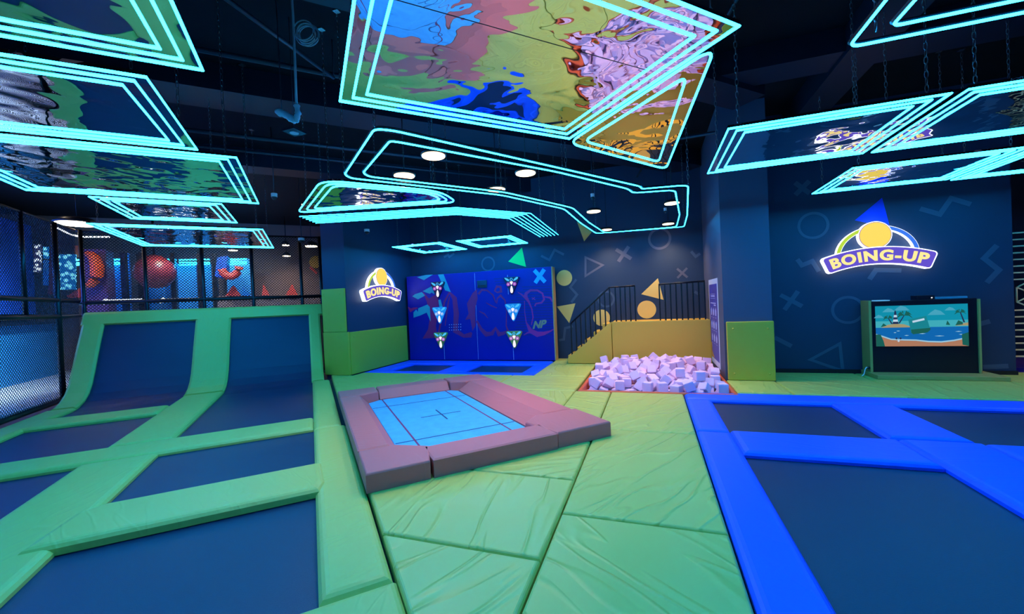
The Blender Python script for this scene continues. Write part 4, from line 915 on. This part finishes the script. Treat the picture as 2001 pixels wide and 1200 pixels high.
for z, r in ((1.90, .04), (1.60, .042), (3.34, .02), (.05, .045)): put('rail', MB().tube([uv(7.0, VF, z), uv(11.3 if z > 1 else 10.55, VF, z)], r, 8), 'steel_black', lf_)
put('netting', lattice_net(lambda s, z: uv(s, VF, z), 7.0, 11.3, .06, 3.33, .060, .005), 'net', lf_)

# ------------------------------------------------------------------ hanging neon panels
PZ = 2.95
def link_chain(L):
    b = MB(); n = int(L / .055); s = L / n
    for k in range(n):
        c = Vector((0, 0, s * (k + .5))); a = Vector((1, 0, 0)) if k % 2 else Vector((0, 1, 0))
        pts = []
        for j in range(10):
            t = 2 * PI * j / 10; pts.append(c + a * (.012 * math.cos(t)) + Vector((0, 0, 1)) * (.036 * math.sin(t)))
        b.tube(pts, 0.0028, 4, True)
    b.add([(-.03, -.03, L - .012), (.03, -.03, L - .012), (.03, .03, L - .012), (-.03, .03, L - .012), (-.03, -.03, L), (.03, -.03, L), (.03, .03, L), (-.03, .03, L)],
          [(0, 1, 2, 3), (4, 5, 6, 7), (0, 1, 5, 4), (1, 2, 6, 5), (2, 3, 7, 6), (3, 0, 4, 7)])
    return b
CHAIN = None
def chain(parent, p):
    global CHAIN
    if CHAIN is None:
        o = put('hanging_chain', link_chain(CZ - PZ - .02), 'chain', parent, local=True); CHAIN = o.data
    else:
        o = bpy.data.objects.new('hanging_chain', CHAIN); C.objects.link(o); o.parent = parent; LOC[o.name] = LOC[parent.name]
    o.location = Vector((p[0], p[1], PZ + .02)) - LOC[parent.name]
def neon_loop(poly, z, parent, r=.0088):
    put('neon_strip', MB().tube([(p[0], p[1], z) for p in poly], r, 6, True), 'neon', parent)
def panel(label, poly, offs, mirror='mirror', rad=0.0, group='neon edged mirror panels', hang=None, z=PZ, name='neon_light'):
    poly = ccw(poly)
    cx = sum(p[0] for p in poly) / len(poly); cy = sum(p[1] for p in poly) / len(poly)
    t = thing(name, (cx, cy, z - .02), label, 'ceiling light', group)
    base = rounded(poly, rad, 7) if rad else poly
    ins_r = lambda d: [max(k - d * .5, .05) for k in rad] if isinstance(rad, (list, tuple)) else max(rad - d * .5, .05)
    if mirror: put('mirror_sheet', MB().prism(base, z, z + .03), mirror, t)
    else:
        for k, d in enumerate(offs):                                 # open frames: a slim rail carries each neon line
            q = rounded(inset(poly, d) if d else poly, ins_r(d), 7) if rad else inset(poly, d)
            put('frame_rail', MB().tube([(p[0], p[1], z + .012) for p in q], .016, 4, True, False), 'steel_black', t)
    for d in offs: neon_loop(rounded(inset(poly, d + .004), ins_r(d), 7) if rad else inset(poly, d + .004), z - .001, t)
    for p in (hang if hang is not None else inset(poly, .10)): chain(t, p)
    return t
O3 = (0.0, .078, .158)
panel('mirror panel with three neon outlines at the top left picture corner', uvrect(1.3, 2.97, -2.3, -.505), O3)
panel('second mirror neon panel from the top at the left picture edge', uvrect(3.17, 4.41, -2.7, -.82), O3)
panel('wide mirror neon panel at the left, third from the top, above the net fence side', uvrect(4.52, 6.33, -2.72, -.55), O3, 'mirror2')
panel('small mirror neon panel, fourth from the top on the left', uvrect(6.48, 7.75, -2.27, -.98), O3, 'mirror2')
panel('mirror neon panel nearest the net fence above the curved ramp', uvrect(8.28, 10.6, -2.95, -.68), O3, 'mirror2')
BIG = panel('big mirror neon panel in the upper middle reflecting the pink-brown frame and the cubes', uvrect(1.44, 3.075, .245, 2.165), O3)
put('sheet_joint', MB().prism(uvrect(1.962, 1.967, .41, 2.0), PZ - .001, PZ + .001), 'steel_black', BIG)
panel('triangular mirror neon panel with rounded corners beside the big mirror panel', [(.42, 2.68), (-.68, 3.80), (.22, 5.08)], (0, .11), rad=.16)
panel('rounded triangular mirror neon panel above the graffiti wall side', [(-3.42, 3.66), (-4.88, 4.72), (-2.55, 5.30), (-2.48, 4.66)], (0, .08, .16), 'mirror2', rad=[.3, .2, .2, .25])
panel('mirror neon panel before the pillar, beside the foam pit', rect(.70, 2.235, 4.085, 5.48), O3)
panel('mirror neon panel cut by the right picture edge, upper one', rect(2.315, 4.2, 4.06, 5.49), O3)
panel('mirror neon panel above the large glowing sign', rect(2.38, 3.98, 6.09, 7.42), O3, 'mirror2')
panel('mirror neon panel cut by the right picture edge, above the console', rect(4.06, 5.7, 6.09, 7.5), O3, 'mirror2')
panel('small square neon panel above the left half of the graffiti wall', rect(-5.85, -4.56, 8.44, 9.9), O3, 'mirror2')
panel('small square neon panel above the right half of the graffiti wall', rect(-4.17, -2.85, 8.49, 9.8), O3, 'mirror2')
panel('open double neon frame at the top right picture corner', rect(1.18, 3.4, 1.4, 3.04), (0, .145), None, .07, 'open neon frames')
panel('open rounded neon frame just touching the top picture edge', uvpoly([(.3, .9), (.45, 2.05), (1.39, 1.86)]), (0, .12), None, .3, 'open neon frames')
# the long open frame with a crooked outline
OUT = [(732, 251), (673, 341), (686, 348), (980, 381), (1102, 408), (1135, 436), (1165, 456), (1337, 443), (1343, 420), (1345, 361), (1253, 369), (1251, 364), (1106, 331), (770, 255)]
INN = [(762, 275), (709, 338), (722, 345), (984, 375), (1119, 406), (1150, 434), (1182, 455), (1322, 443), (1328, 420), (1319, 371), (1236, 377), (1228, 369), (1085, 335), (783, 278)]
lo = [at_z(x, y, PZ) for x, y in OUT]; li = [at_z(x, y, PZ) for x, y in INN]
t = thing('neon_outline_light', (sum(p.x for p in lo) / len(lo), sum(p.y for p in lo) / len(lo), PZ - .02), 'long crooked open frame of two neon lines around the warm downlights', 'ceiling light', 'open neon frames')
for q in (lo, li):
    qq = rounded([(p.x, p.y) for p in q], .14, 5)
    put('frame_rail', MB().tube([(p[0], p[1], PZ + .012) for p in qq], .016, 4, True, False), 'steel_black', t)
    neon_loop(qq, PZ - .001, t)
for p in (lo[0], lo[1], lo[3], lo[4], lo[6], lo[7], lo[9], lo[12]): chain(t, p)
# six parallel bent neon lines
A = [at_z(x, y, PZ) for x, y in ((585, 423), (892, 405.5), (1037, 417), (1091, 459))]
Fz = [at_z(x, y, PZ) for x, y in ((617, 436), (892, 419), (995, 427), (1056, 463))]
t = thing('neon_rays', (A[1].x, A[1].y, PZ - .02), 'six parallel bent neon lines below the rounded triangle, toward the graffiti wall', 'ceiling light', 'open neon frames')
for k in range(6):
    q = [a.lerp(f_, k / 5) for a, f_ in zip(A, Fz)]
    pts = [q[0], q[0].lerp(q[1], .9), q[1], q[1].lerp(q[2], .12), q[1].lerp(q[2], .85), q[2], q[2].lerp(q[3], .15), q[3]]
    put('neon_strip', MB().tube([(p.x, p.y, PZ - .001) for p in pts], .0055, 6), 'neon', t)
for f_ in (.15, .5, .85):
    a = A[0].lerp(A[1], f_); b_ = Fz[0].lerp(Fz[1], f_); put('carrier_bar', MB().tube([(a.x, a.y, PZ + .012), (b_.x, b_.y, PZ + .012)], .013, 6), 'steel_black', t); chain(t, a)
for f_ in (.3, .9):
    a = A[2].lerp(A[3], f_); b_ = Fz[2].lerp(Fz[3], f_); put('carrier_bar', MB().tube([(a.x, a.y, PZ + .012), (b_.x, b_.y, PZ + .012)], .013, 6), 'steel_black', t); chain(t, a)

# ------------------------------------------------------------------ warm downlights
def downlight(p, label, e=100, r=.125, z=3.1, group='warm round downlights'):
    t = thing('pendant_downlight', (p[0], p[1], z), label, 'lamp', group)
    b = MB(); b.lathe((p[0], p[1], z), [(r, .0), (r + .008, -.002), (r + .008, .03), (r * .8, .045), (.03, .06), (.0, .065)], 24)
    put('lamp_shade', b, 'steel_black', t)
    put('diffuser', MB().cyl((p[0], p[1]), r - .003, z - .012, z - .002, 24), 'lampglow', t)
    put('rod', MB().tube([(p[0], p[1], z + .06), (p[0], p[1], CZ)], .006, 6), 'steel_black', t)
    ld = bpy.data.lights.new('downlight_beam', 'SPOT'); ld.energy = e; ld.color = (1, .66, .34); ld.spot_size = math.radians(125); ld.spot_blend = .9; ld.shadow_soft_size = .1
    lo_ = bpy.data.objects.new('downlight_beam', ld); C.objects.link(lo_); lo_.parent = t; lo_.location = (0, 0, -.02)
downlight(Vector((7.2, 7.7, 3.1)), 'added unseen downlight beyond the right picture edge, brightening the metal lattice', 260)  # unseen lamp added so the lattice bars come out bright
DL = [((847, 304), 'warm downlight nearest the big mirror panel inside the crooked neon frame'), ((790, 343), 'warm downlight at the left end of the crooked neon frame'),
      ((1027, 338), 'warm downlight below the tip of the big mirror panel'), ((970, 370), 'warm downlight on the lower edge of the crooked neon frame'),
      ((1160, 413), 'warm downlight hanging above the stair side of the pit'), ((1187, 452), 'warm downlight against the back wall above the stair'),
      ((1313, 397), 'warm downlight at the right end of the crooked neon frame, upper one'), ((1305, 440), 'warm downlight against the back wall above the platform')]
for (x, y), lb in DL:
    p = at_z(x, y, 3.1); p.y = min(p.y, 9.85) ; downlight(p, lb, 105 if p.y < 6.5 else 190)

# ------------------------------------------------------------------ ceiling clutter
def beam(a, b, w, h, z, label, name='ceiling_beam', m='duct', cat='beam', group='dark ceiling beams'):
    a, b = Vector(a), Vector(b); d = (b - a).normalized(); s_ = Vector((-d.y, d.x)) * w / 2
    tag(put(name, MB().prism([(a + s_), (b + s_), (b - s_), (a - s_)], z, z + h), m), label, cat, group)
def uv2(u, v): q = uv(u, v); return (q.x, q.y)
beam(uv2(3.9, -6), uv2(3.9, 6), .5, .38, CZ - .38, 'broad dark ceiling beam nearest the camera')
beam(uv2(6.6, -6), uv2(6.6, 8), .6, .34, CZ - .34, 'broad dark ceiling beam across the middle of the hall')
beam(uv2(9.6, -5), uv2(9.6, 6), .5, .34, CZ - .34, 'broad dark ceiling beam before the graffiti wall')
beam((2.6, 3.2), (2.6, 10.3), .45, .34, CZ - .34, 'dark ceiling beam above the console side')
beam((-.2, 6.4), (5.5, 6.4), .5, .3, CZ - .30, 'dark ceiling beam above the foam pit')
def pipe(a, b, r, label, name='ceiling_pipe', m='pipe', group='thin ceiling pipes'):
    tag(put(name, MB().tube([a, b], r, 8), m), label, 'pipe', group)
pa, pb = at_z(440, -4, 4.25), at_z(652, 152, 4.25)
pipe(pa + (pa - pb) * .4, pb, .022, 'slim dark conduit running toward the big mirror panel')
tag(put('conduit_hanger', MB().tube([pb + Vector((0, 0, .0)), (pb.x, pb.y, CZ)], .006, 6), 'pipe'), 'thin rod holding the end of the slim conduit', 'rod')
pipe(uv(7.6, -5, 4.28), uv(7.6, 4, 4.28), .035, 'dark pipe across the ceiling behind the broad beam')
pipe(uv(8.1, -5, 4.22), uv(8.1, 4, 4.22), .025, 'thinner dark pipe across the ceiling beside the thick one')
pipe(uv(5.3, -6, 4.3), uv(5.3, 5, 4.3), .03, 'dark sprinkler pipe above the gym trampoline')
pipe((1.3, 2.0, 4.2), (-.2, 9.9, 4.25), .018, 'thin dark pipe running toward the back wall above the pit')
pipe((.5, 8.0, 4.3), (5.4, 7.8, 4.3), .03, 'dark pipe above the glowing console sign')
pipe((1.0, 3.4, 4.3), (5.0, 3.4, 4.3), .03, 'dark pipe above the right neon panels')
# spare cable coil, hanging wrapped bracket, speaker plate
cp = at_z(600, 66, 3.62); cz = 3.62
t = thing('hanging_cable_coil', (cp.x, cp.y, cz), 'coil of spare grey cable hanging from the ceiling', 'cable')
side = _R.copy(); side.z = 0; side.normalize()
for k in range(7):
    pts = []
    rr = .078 + random.uniform(-.012, .012); ox, oz = random.uniform(-.012, .012), random.uniform(-.015, .015)
    for j in range(26):
        a = 2 * PI * j / 26
        pts.append(Vector((cp.x, cp.y, cz)) + side * (rr * math.cos(a) + ox) + Vector((0, 0, rr * math.sin(a) + oz)) + Vector((_F.x, _F.y, 0)) * (k - 3) * .012)
    put('cable_loop', MB().tube(pts, .0045, 6, True), 'cable', t)
hp = at_z(580, 215, 3.35)
top = Vector((hp.x, hp.y, CZ))
drop = thing('dropped_cable', (hp.x, hp.y, 3.3), 'grey cable dropping from the ceiling past the coil to the wrapped bracket', 'cable')
put('cord', MB().tube([top, Vector((hp.x + .01, hp.y, 4.2)), Vector((hp.x - .005, hp.y + .01, 3.8)), Vector((hp.x, hp.y, 3.40))], .011, 6), 'cable', drop)
t = thing('wrapped_bracket', (hp.x, hp.y, 3.2), 'metal bracket wrapped in crumpled pale plastic, hanging under the ceiling', 'bracket')
def lumpy(pts, r):
    b = MB(); P = [Vector(p) for p in pts]; pp = []; tp = []
    for i in range(len(P) - 1):
        for j in range(6):
            pp.append(P[i].lerp(P[i + 1], j / 6)); tp.append(random.uniform(.75, 1.25))
    pp.append(P[-1]); tp.append(.7)
    b.tube(pp, r, 9, taper=tp); return b
c0 = Vector((hp.x, hp.y, 3.30))
put('plastic_wrap', lumpy([c0 + Vector((0, 0, .10)), c0 + Vector((0, 0, .02)) + side * .01, c0 + Vector((0, 0, -.06)) - side * .015], .026), 'plastic_wrap', t)
put('plastic_wrap', lumpy([c0 - side * .02 + Vector((0, 0, -.055)), c0 - side * .10 + Vector((0, 0, .01)), c0 - side * .19 + Vector((0, 0, .05))], .032), 'plastic_wrap', t)
put('hook', MB().tube([c0 - side * .14 + Vector((0, 0, .05)), c0 - side * .14 + Vector((0, 0, .16)), (hp.x - side.x * .14, hp.y - side.y * .14, CZ)], .005, 6), 'pipe', t)
sq = at_z(575, 259, 3.45)
t = thing('ceiling_speaker', (sq.x, sq.y, 3.45), 'small square plate with a round grille hanging under the ceiling', 'speaker')
put('plate', MB().prism([(sq.x + a * .085, sq.y + b_ * .085) for a, b_ in ((-1, -1), (1, -1), (1, 1), (-1, 1))], 3.45, 3.475, .004), 'duct', t)
put('grille', MB().cyl((sq.x, sq.y), .045, 3.44, 3.452, 20), 'cable', t)
put('rod', MB().tube([(sq.x, sq.y, 3.47), (sq.x, sq.y, CZ)], .004, 6), 'pipe', t)
def sensor(x, y, z, label, r=.05):
    p = at_z(x, y, z)
    t = thing('dome_camera', (p.x, p.y, z), label, 'camera', 'small ceiling domes')
    put('mount', MB().cyl((p.x, p.y), r, z, z + .06, 16), 'white', t)
    b = MB(); b.lathe((p.x, p.y, z), [(r * .9, 0), (r * .85, -.02), (r * .55, -.045), (.0, -.055)], 16); put('dome', b, 'black_gloss', t)
    put('rod', MB().tube([(p.x, p.y, z + .06), (p.x, p.y, CZ)], .008, 6), 'pipe', t)
sensor(589, 470, 3.2, 'small white dome camera above the net fence by the column', .07)
sensor(717, 453, 3.3, 'small dome camera above the column sign', .06)
sensor(536, 385, 3.5, 'small dome camera between left panels and rounded triangle', .05)
sensor(1158, 385, 3.35, 'tiny ceiling dome above the stair side downlight', .035)
sensor(1300, 412, 3.25, 'tiny ceiling dome beside the downlights at the platform', .03)
# ------------------------------------------------------------------ arcade beyond the net
MAT['arc_floor'] = mat('pale_grey_terrazzo', (.42, .46, .56), .25, 0, .5, .05, 20, (1, 1, 1), .25, 14)
MAT['arc_wall'] = mat('brown_grey_wall', (.16, .11, .10), .6)
MAT['arc_blue'] = mat('strong_blue_panel', (.01, .085, .62), .5)
MAT['arc_lightblue'] = mat('light_blue_panel', (.02, .27, .66), .45)
MAT['arc_purple'] = mat('dark_purple_panel', (.09, .04, .16), .5)
MAT['arc_orange'] = mat('orange_panel', (.70, .10, .02), .5)
MAT['arc_red'] = mat('coral_red_panel', (.75, .07, .04), .5)
MAT['arc_maroon'] = mat('maroon_ball', (.20, .03, .05), .35)
MAT['arc_sky'] = mat('bright_blue_panel', (.01, .25, .8), .5)
MAT['arc_yellow'] = mat('warm_yellow_panel', (.75, .42, .03), .5)
def led_wall(name, c0, c1, s, sc_):
    m, t_, b_ = nt(name); b_.inputs['Base Color'].default_value = (.01, .01, .02, 1)
    tc = t_.nodes.new('ShaderNodeTexCoord'); v = t_.nodes.new('ShaderNodeTexVoronoi'); v.inputs['Scale'].default_value = sc_; v.feature = 'F1'
    t_.links.new(tc.outputs['Object'], v.inputs['Vector'])
    r = t_.nodes.new('ShaderNodeValToRGB'); r.color_ramp.elements[0].position = .22; r.color_ramp.elements[0].color = (*c1, 1)
    r.color_ramp.elements[1].position = .5; r.color_ramp.elements[1].color = (*c0, 1)
    t_.links.new(v.outputs['Distance'], r.inputs['Fac']); t_.links.new(r.outputs['Color'], b_.inputs['Emission Color']); b_.inputs['Emission Strength'].default_value = s
    return m
MAT['led_blue'] = led_wall('blue_led_wall', (.0, .05, .16), (.15, .62, 1.0), 4.5, 9)
MAT['led_white'] = led_wall('white_led_sign', (.01, .01, .03), (.6, .75, .9), 4, 12)
MAT['barlight'] = emit('white_bar_light', (.85, .92, 1.0), 5)
tag(put('arcade_floor', MB().prism(uvpoly([(4, VF - .35), (18, VF - .35), (18, -12), (4, -12)]), FZ + .001, -.0), 'arc_floor'), None, None, None, 'structure')
tag(put('arcade_ground', MB().prism(uvpoly([(11.6, VF - .34), (18, VF - .34), (18, .6), (11.6, .6)]), FZ + .001, -.0), 'arc_floor'), None, None, None, 'structure')
struct('wall_arcade', MB().prism(uvrect(17.2, 17.4, -12, 1.0), FZ, CZ), 'arc_wall')
def vplate(name, u, pts, depth, m, label, cat, group=None, parent=None):
    """A free-standing panel facing the ramp: picture outline on the plane u, given real thickness."""
    P = [at_u(x, y, u) for x, y in pts]; dn = uv(1, 0) * depth
    b = MB(); b.rings([[p for p in P], [p + dn for p in P]])
    o = put(name, b, m, parent)
    if label: tag(o, label, cat, group)
    return o
def standing(name, u, v0, v1, z1, depth, m, label, cat='panel', group=None, z0=.002):
    return tag(put(name, MB().prism(uvrect(u, u + depth, v0, v1), z0, z1), m), label, cat, group)
def vof(x, y, u): return to_uv(at_u(x, y, u))[1]
# side partition: low blue wall, tall blue panel
tag(put('low_divider', MB().prism(uvrect(6, 16.4, -6.75, -6.6), .002, 1.45), 'arc_lightblue'), 'low light blue partition wall beyond the left net fence', 'partition')
tag(put('tall_cladding', MB().prism(uvrect(6, 14.2, -6.95, -6.78), 1.9, 4.3), 'arc_blue'), 'tall strong blue wall panel beyond the left net fence', 'panel')
tag(put('tall_cladding', MB().prism(uvrect(14.2, 16.2, -7.4, -6.9), 1.75, 4.2), 'arc_blue'), 'blue pillar cladding behind the left net fence, next to the white lit sign', 'panel')
tag(put('counter_top', MB().prism(uvrect(6, 16.4, -6.98, -6.5), 1.46, 1.52), 'duct'), 'dark ledge on top of the light blue partition', 'ledge')
U1 = 15.0
def q4(x0, x1, y0, y1): return [(x0, y0), (x1, y0), (x1, y1), (x0, y1)]
vplate('lit_sign', 15.2, q4(66, 78, 478, 532), .08, 'led_white', 'tall white lit sign strip behind the left net fence', 'sign', 'lit signs beyond the net')
vplate('lit_sign', 15.4, q4(84, 93, 482, 505), .08, 'led_blue', 'tiny cyan lit sign behind the left net fence', 'sign', 'lit signs beyond the net')
vplate('poster_strip', 15.45, q4(84, 93, 508, 558), .06, 'arc_lightblue', 'narrow pale poster strip below the tiny cyan sign', 'poster')
vplate('red_board', 15.9, q4(94, 103, 480, 575), .1, 'arc_maroon', 'narrow dark red board beside the blue lit wall', 'board')
vplate('lit_wall', 15.3, q4(112, 145, 497, 566), .12, 'led_blue', 'glittering blue lit screen behind the net corner', 'screen')
vplate('orange_board', 15.8, q4(145, 154, 480, 502), .1, 'arc_orange', 'small orange board above the net corner post', 'board')
vplate('red_plinth', 15.6, [(132, 578), (155, 563), (155, 582), (132, 582)], .1, 'arc_red', 'red base below the blue lit screen', 'base')
standing('purple_pillar', 14.0, vof(164, 500, 14), vof(206, 500, 14), 3.3, .5, 'arc_purple', 'dark purple pillar behind the net carrying an orange half ring', 'pillar')
b = MB(); ring = []
for k in range(15):
    a = PI * .56 - PI * 1.1 * k / 14
    ring.append(at_u(172 + 20 * math.cos(a) - 2, 527 - 31 * math.sin(a), 13.82))
rr_ = [ring[i] for i in range(15)]
tag(put('half_ring', MB().tube(rr_, .10, 8, taper=[.5 + .9 * math.sin(PI * i / 14) for i in range(15)]), 'arc_orange'), 'orange half ring mounted on the purple pillar', 'ornament')
for x0, x1, y0, m_, lb in ((207, 236, 505, 'arc_lightblue', 'light blue panel right of the purple pillar'), (248, 254, 495, 'arc_lightblue', 'narrow light blue strip between the panels'),
                       (288, 332, 520, 'arc_lightblue', 'wide light blue panel behind the maroon ball'), (345, 385, 515, 'arc_lightblue', 'broad light blue panel in the middle of the net view'),
                       (398, 414, 515, 'arc_lightblue', 'narrow light blue panel left of the dark blue booth'), (444, 490, 505, 'arc_lightblue', 'light blue panel behind the red hook')):
    v0, v1 = vof(x0, 560, 16), vof(x1, 560, 16); z1 = at_u(x0, y0, 16).z
    standing('cladding', 16.0, v0, v1, z1, .12, m_, lb, 'panel', 'light blue panels beyond the net')
for x0, x1, lb in ((236, 246, 'dark upright beside the light blue panel, second from the purple pillar'), (268, 284, 'dark broad upright left of the maroon ball'), (333, 343, 'dark upright right of the maroon ball'), (386, 396, 'dark upright before the blue booth'), (416, 424, 'dark upright touching the blue booth')):
    v0, v1 = vof(x0, 540, 15.4), vof(x1, 540, 15.4); standing('upright', 15.4, v0, v1, 3.4, .2, 'steel_black', lb, 'post', 'dark uprights beyond the net')
bp_ = at_u(303, 531, 14.6); b = MB(); b.lathe((bp_.x, bp_.y, bp_.z), [(.0, -.47), (.25, -.42), (.44, -.2), (.48, 0), (.42, .22), (.24, .4), (.1, .46), (0, .48)], 20)
t = tag(put('hanging_ball', b, 'arc_maroon'), 'maroon punching ball hanging behind the net', 'ball')
put('rod', MB().tube([bp_ + Vector((0, 0, .47)), (bp_.x, bp_.y, CZ)], .03), 'steel_black', t)
vplate('blue_booth', 14.6, [(425, 503), (444, 500), (442, 545), (420, 540), (422, 520)], .5, 'arc_blue', 'dark blue angular booth beside the red hook', 'booth')
tag(put('hook_arch', MB().tube([at_u(450 + 17 * math.cos(a), 521 + 19 * math.sin(a), 14.4) for a in [PI * k / 12 for k in range(0, 12)]], .11, 8), 'arc_red'), 'coral red hook shaped arch beyond the net', 'ornament')
for pts, m_, lb in ((((440, 578), (456, 557), (470, 578)), 'arc_red', 'coral red triangle cut-out beside the bright blue one'), (((474, 578), (475, 560), (490, 578)), 'arc_sky', 'bright blue triangle cut-out beyond the net'),
                    (((512, 577), (514, 555), (527, 577)), 'arc_red', 'slim coral red triangle cut-out behind the net'), (((558, 577), (571, 555), (582, 577)), 'arc_red', 'coral red triangle cut-out nearest the column')):
    vplate('triangle_cutout', 14.8, pts, .12, m_, lb, 'ornament', 'triangle cut-outs beyond the net')
pz = at_u(620, 512, 15.5); vplate('yellow_disc', 17.1, [(609 + 13 * math.cos(2 * PI * i / 20) + 8, 512 + 12 * math.sin(2 * PI * i / 20)) for i in range(20)], .08, 'arc_yellow', 'yellow disc on the arcade wall beside the column', 'ornament')
vplate('pink_bar', 17.1, [(604, 523), (607, 520), (621, 533), (619, 536)], .08, 'arc_red', 'slanted pink bar below the yellow disc', 'ornament')
vplate('low_divider', 14.95, q4(425, 626, 578, 620), .2, 'arc_wall', 'low brown wall below the triangle cut-outs', 'wall')
# glowing bars standing in for reflected neon, and lights seen through the net
for x0, x1, y, lb in ((146, 155, 514, 'glowing bars as a neon reflection at the net corner'), (205, 235, 513, 'glowing bars as a neon reflection above the light blue panel'), (290, 345, 513, 'glowing bars as a neon reflection behind the maroon ball'), (350, 410, 513, 'glowing bars as a neon reflection in the middle of the net view'), (445, 482, 512, 'glowing bars as a neon reflection above the red hook')):
    t = thing('neon_reflection', at_u((x0 + x1) / 2, y, 15.7), lb, 'ceiling light', 'neon reflections beyond the net')
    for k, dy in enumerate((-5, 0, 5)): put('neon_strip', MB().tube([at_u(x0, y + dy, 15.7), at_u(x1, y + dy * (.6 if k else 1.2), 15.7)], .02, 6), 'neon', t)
MAT['reflected_neon'] = MAT['neon']
for x0, x1, y0, y1, lb in ((210, 278, 587, 585, 'white bar light below the net rail, left one'), (322, 392, 585, 583, 'white bar light below the net rail, middle one'), (410, 418, 587, 586, 'short white bar light below the net rail')):
    t = thing('bar_light', at_u((x0 + x1) / 2, y0, 13), lb, 'lamp', 'white bar lights beyond the net')
    put('tube', MB().tube([at_u(x0, y0, 13), at_u(x1, y1, 13)], .018, 6), 'barlight', t)
    if x1 - x0 > 20: put('spot_head', MB().tube([at_u(x0 - 10, y0 + 5, 13), at_u(x0, y0, 13)], .05, 8), 'barlight', t)
def beam_light(t, at, e, col, cone=150, aim=None):
    ld = bpy.data.lights.new('lamp_beam', 'SPOT'); ld.energy = e; ld.color = col; ld.spot_size = math.radians(cone); ld.spot_blend = .9; ld.shadow_soft_size = .15
    o = bpy.data.objects.new('lamp_beam', ld); C.objects.link(o); o.parent = t; o.location = at
    if aim: o.rotation_euler = Vector(aim).to_track_quat('-Z', 'Y').to_euler()
def arc_lamp(x, y, u, r, lb, e=110, col=(1, .66, .38), pos=None, cone=150, aim=None):
    p = pos if pos else at_u(x, y, u)
    t = thing('arcade_downlight', p, lb, 'lamp', 'warm lamps beyond the net')
    b = MB(); b.lathe((p.x, p.y, p.z), [(r, 0), (r + .03, .02), (r * .7, .12), (0, .16)], 20); put('lamp_shade', b, 'steel_black', t)
    put('diffuser', MB().cyl((p.x, p.y), r * .95, p.z - .015, p.z - .002, 20), 'lampglow2', t)
    put('rod', MB().tube([p + Vector((0, 0, .14)), (p.x, p.y, CZ)], .008, 6), 'steel_black', t)
    beam_light(t, (0, 0, -.03), e, col, cone, aim)
MAT['lampglow2'] = emit('soft_warm_lamp_glow', (1.0, .78, .52), 25)
arc_lamp(150, 437, 12.5, .36, 'large warm round lamp beyond the net corner')
arc_lamp(608, 481, 13.4, .17, 'small warm lamp beyond the net beside the column')
arc_lamp(558, 479, 15.6, .11, 'faint warm lamp beyond the net, left of the one beside the column')
arc_lamp(455, 489, 15.8, .13, 'faint warm lamp beyond the net above the red hook')
arc_lamp(560, 500, 16.4, .12, 'lowest faint warm lamp beyond the net')
arc_lamp(330, 470, 14.0, .2, 'warm lamp beyond the net hidden by the ramp side neon panel')
for uu, vv, e_, am, lb in ((8.4, -5.5, 5500, (0, -.75), 'added unseen white lamp brightening the area beyond the left net fence, nearest'), (11.0, -5.3, 5500, (0, -.75), 'added unseen white lamp brightening the area beyond the left net fence, second'), (12.3, -5.2, 4000, (.25, -.7), 'added unseen white lamp brightening the area beyond the left net fence, third'),
                   (13.0, -2.6, 1000, (.9, 0), 'added unseen white lamp brightening the arcade behind the curved ramp'), (12.4, -1.4, 800, (.9, 0), 'added unseen white lamp brightening the arcade near the column')):
    arc_lamp(0, 0, 0, .14, lb, e_, (.6, .8, 1.0), uv(uu, vv, 4.5), 92, uv(am[0], am[1], -1))  # lamps added out of sight to brighten the arcade beyond the net
pts = [(111, 445), (125, 452), (140, 459), (160, 463), (185, 463), (214, 463)]
tag(put('curved_light_strip', MB().tube([at_u(x, y, 13.6) for x, y in pts], .02, 6), 'barlight'), 'curved white light strip on the ceiling beyond the net', 'lamp')

# ------------------------------------------------------------------ world and render look
w = bpy.data.worlds.new('hall_ambient'); sc.world = w; w.use_nodes = True
bg = w.node_tree.nodes['Background']; bg.inputs['Color'].default_value = (.55, .55, .85, 1); bg.inputs['Strength'].default_value = .06
vs_ = sc.view_settings
vs_.view_transform = 'Standard'; vs_.look = 'None'; vs_.exposure = 0.0; vs_.gamma = 1.0; vs_.use_curve_mapping = False
sc.cycles.use_denoising = True
sc.cycles.max_bounces = 6; sc.cycles.diffuse_bounces = 3; sc.cycles.glossy_bounces = 4; sc.cycles.transmission_bounces = 2
sc.cycles.use_adaptive_sampling = True; sc.cycles.adaptive_threshold = .03
sc.cycles.sample_clamp_indirect = 8
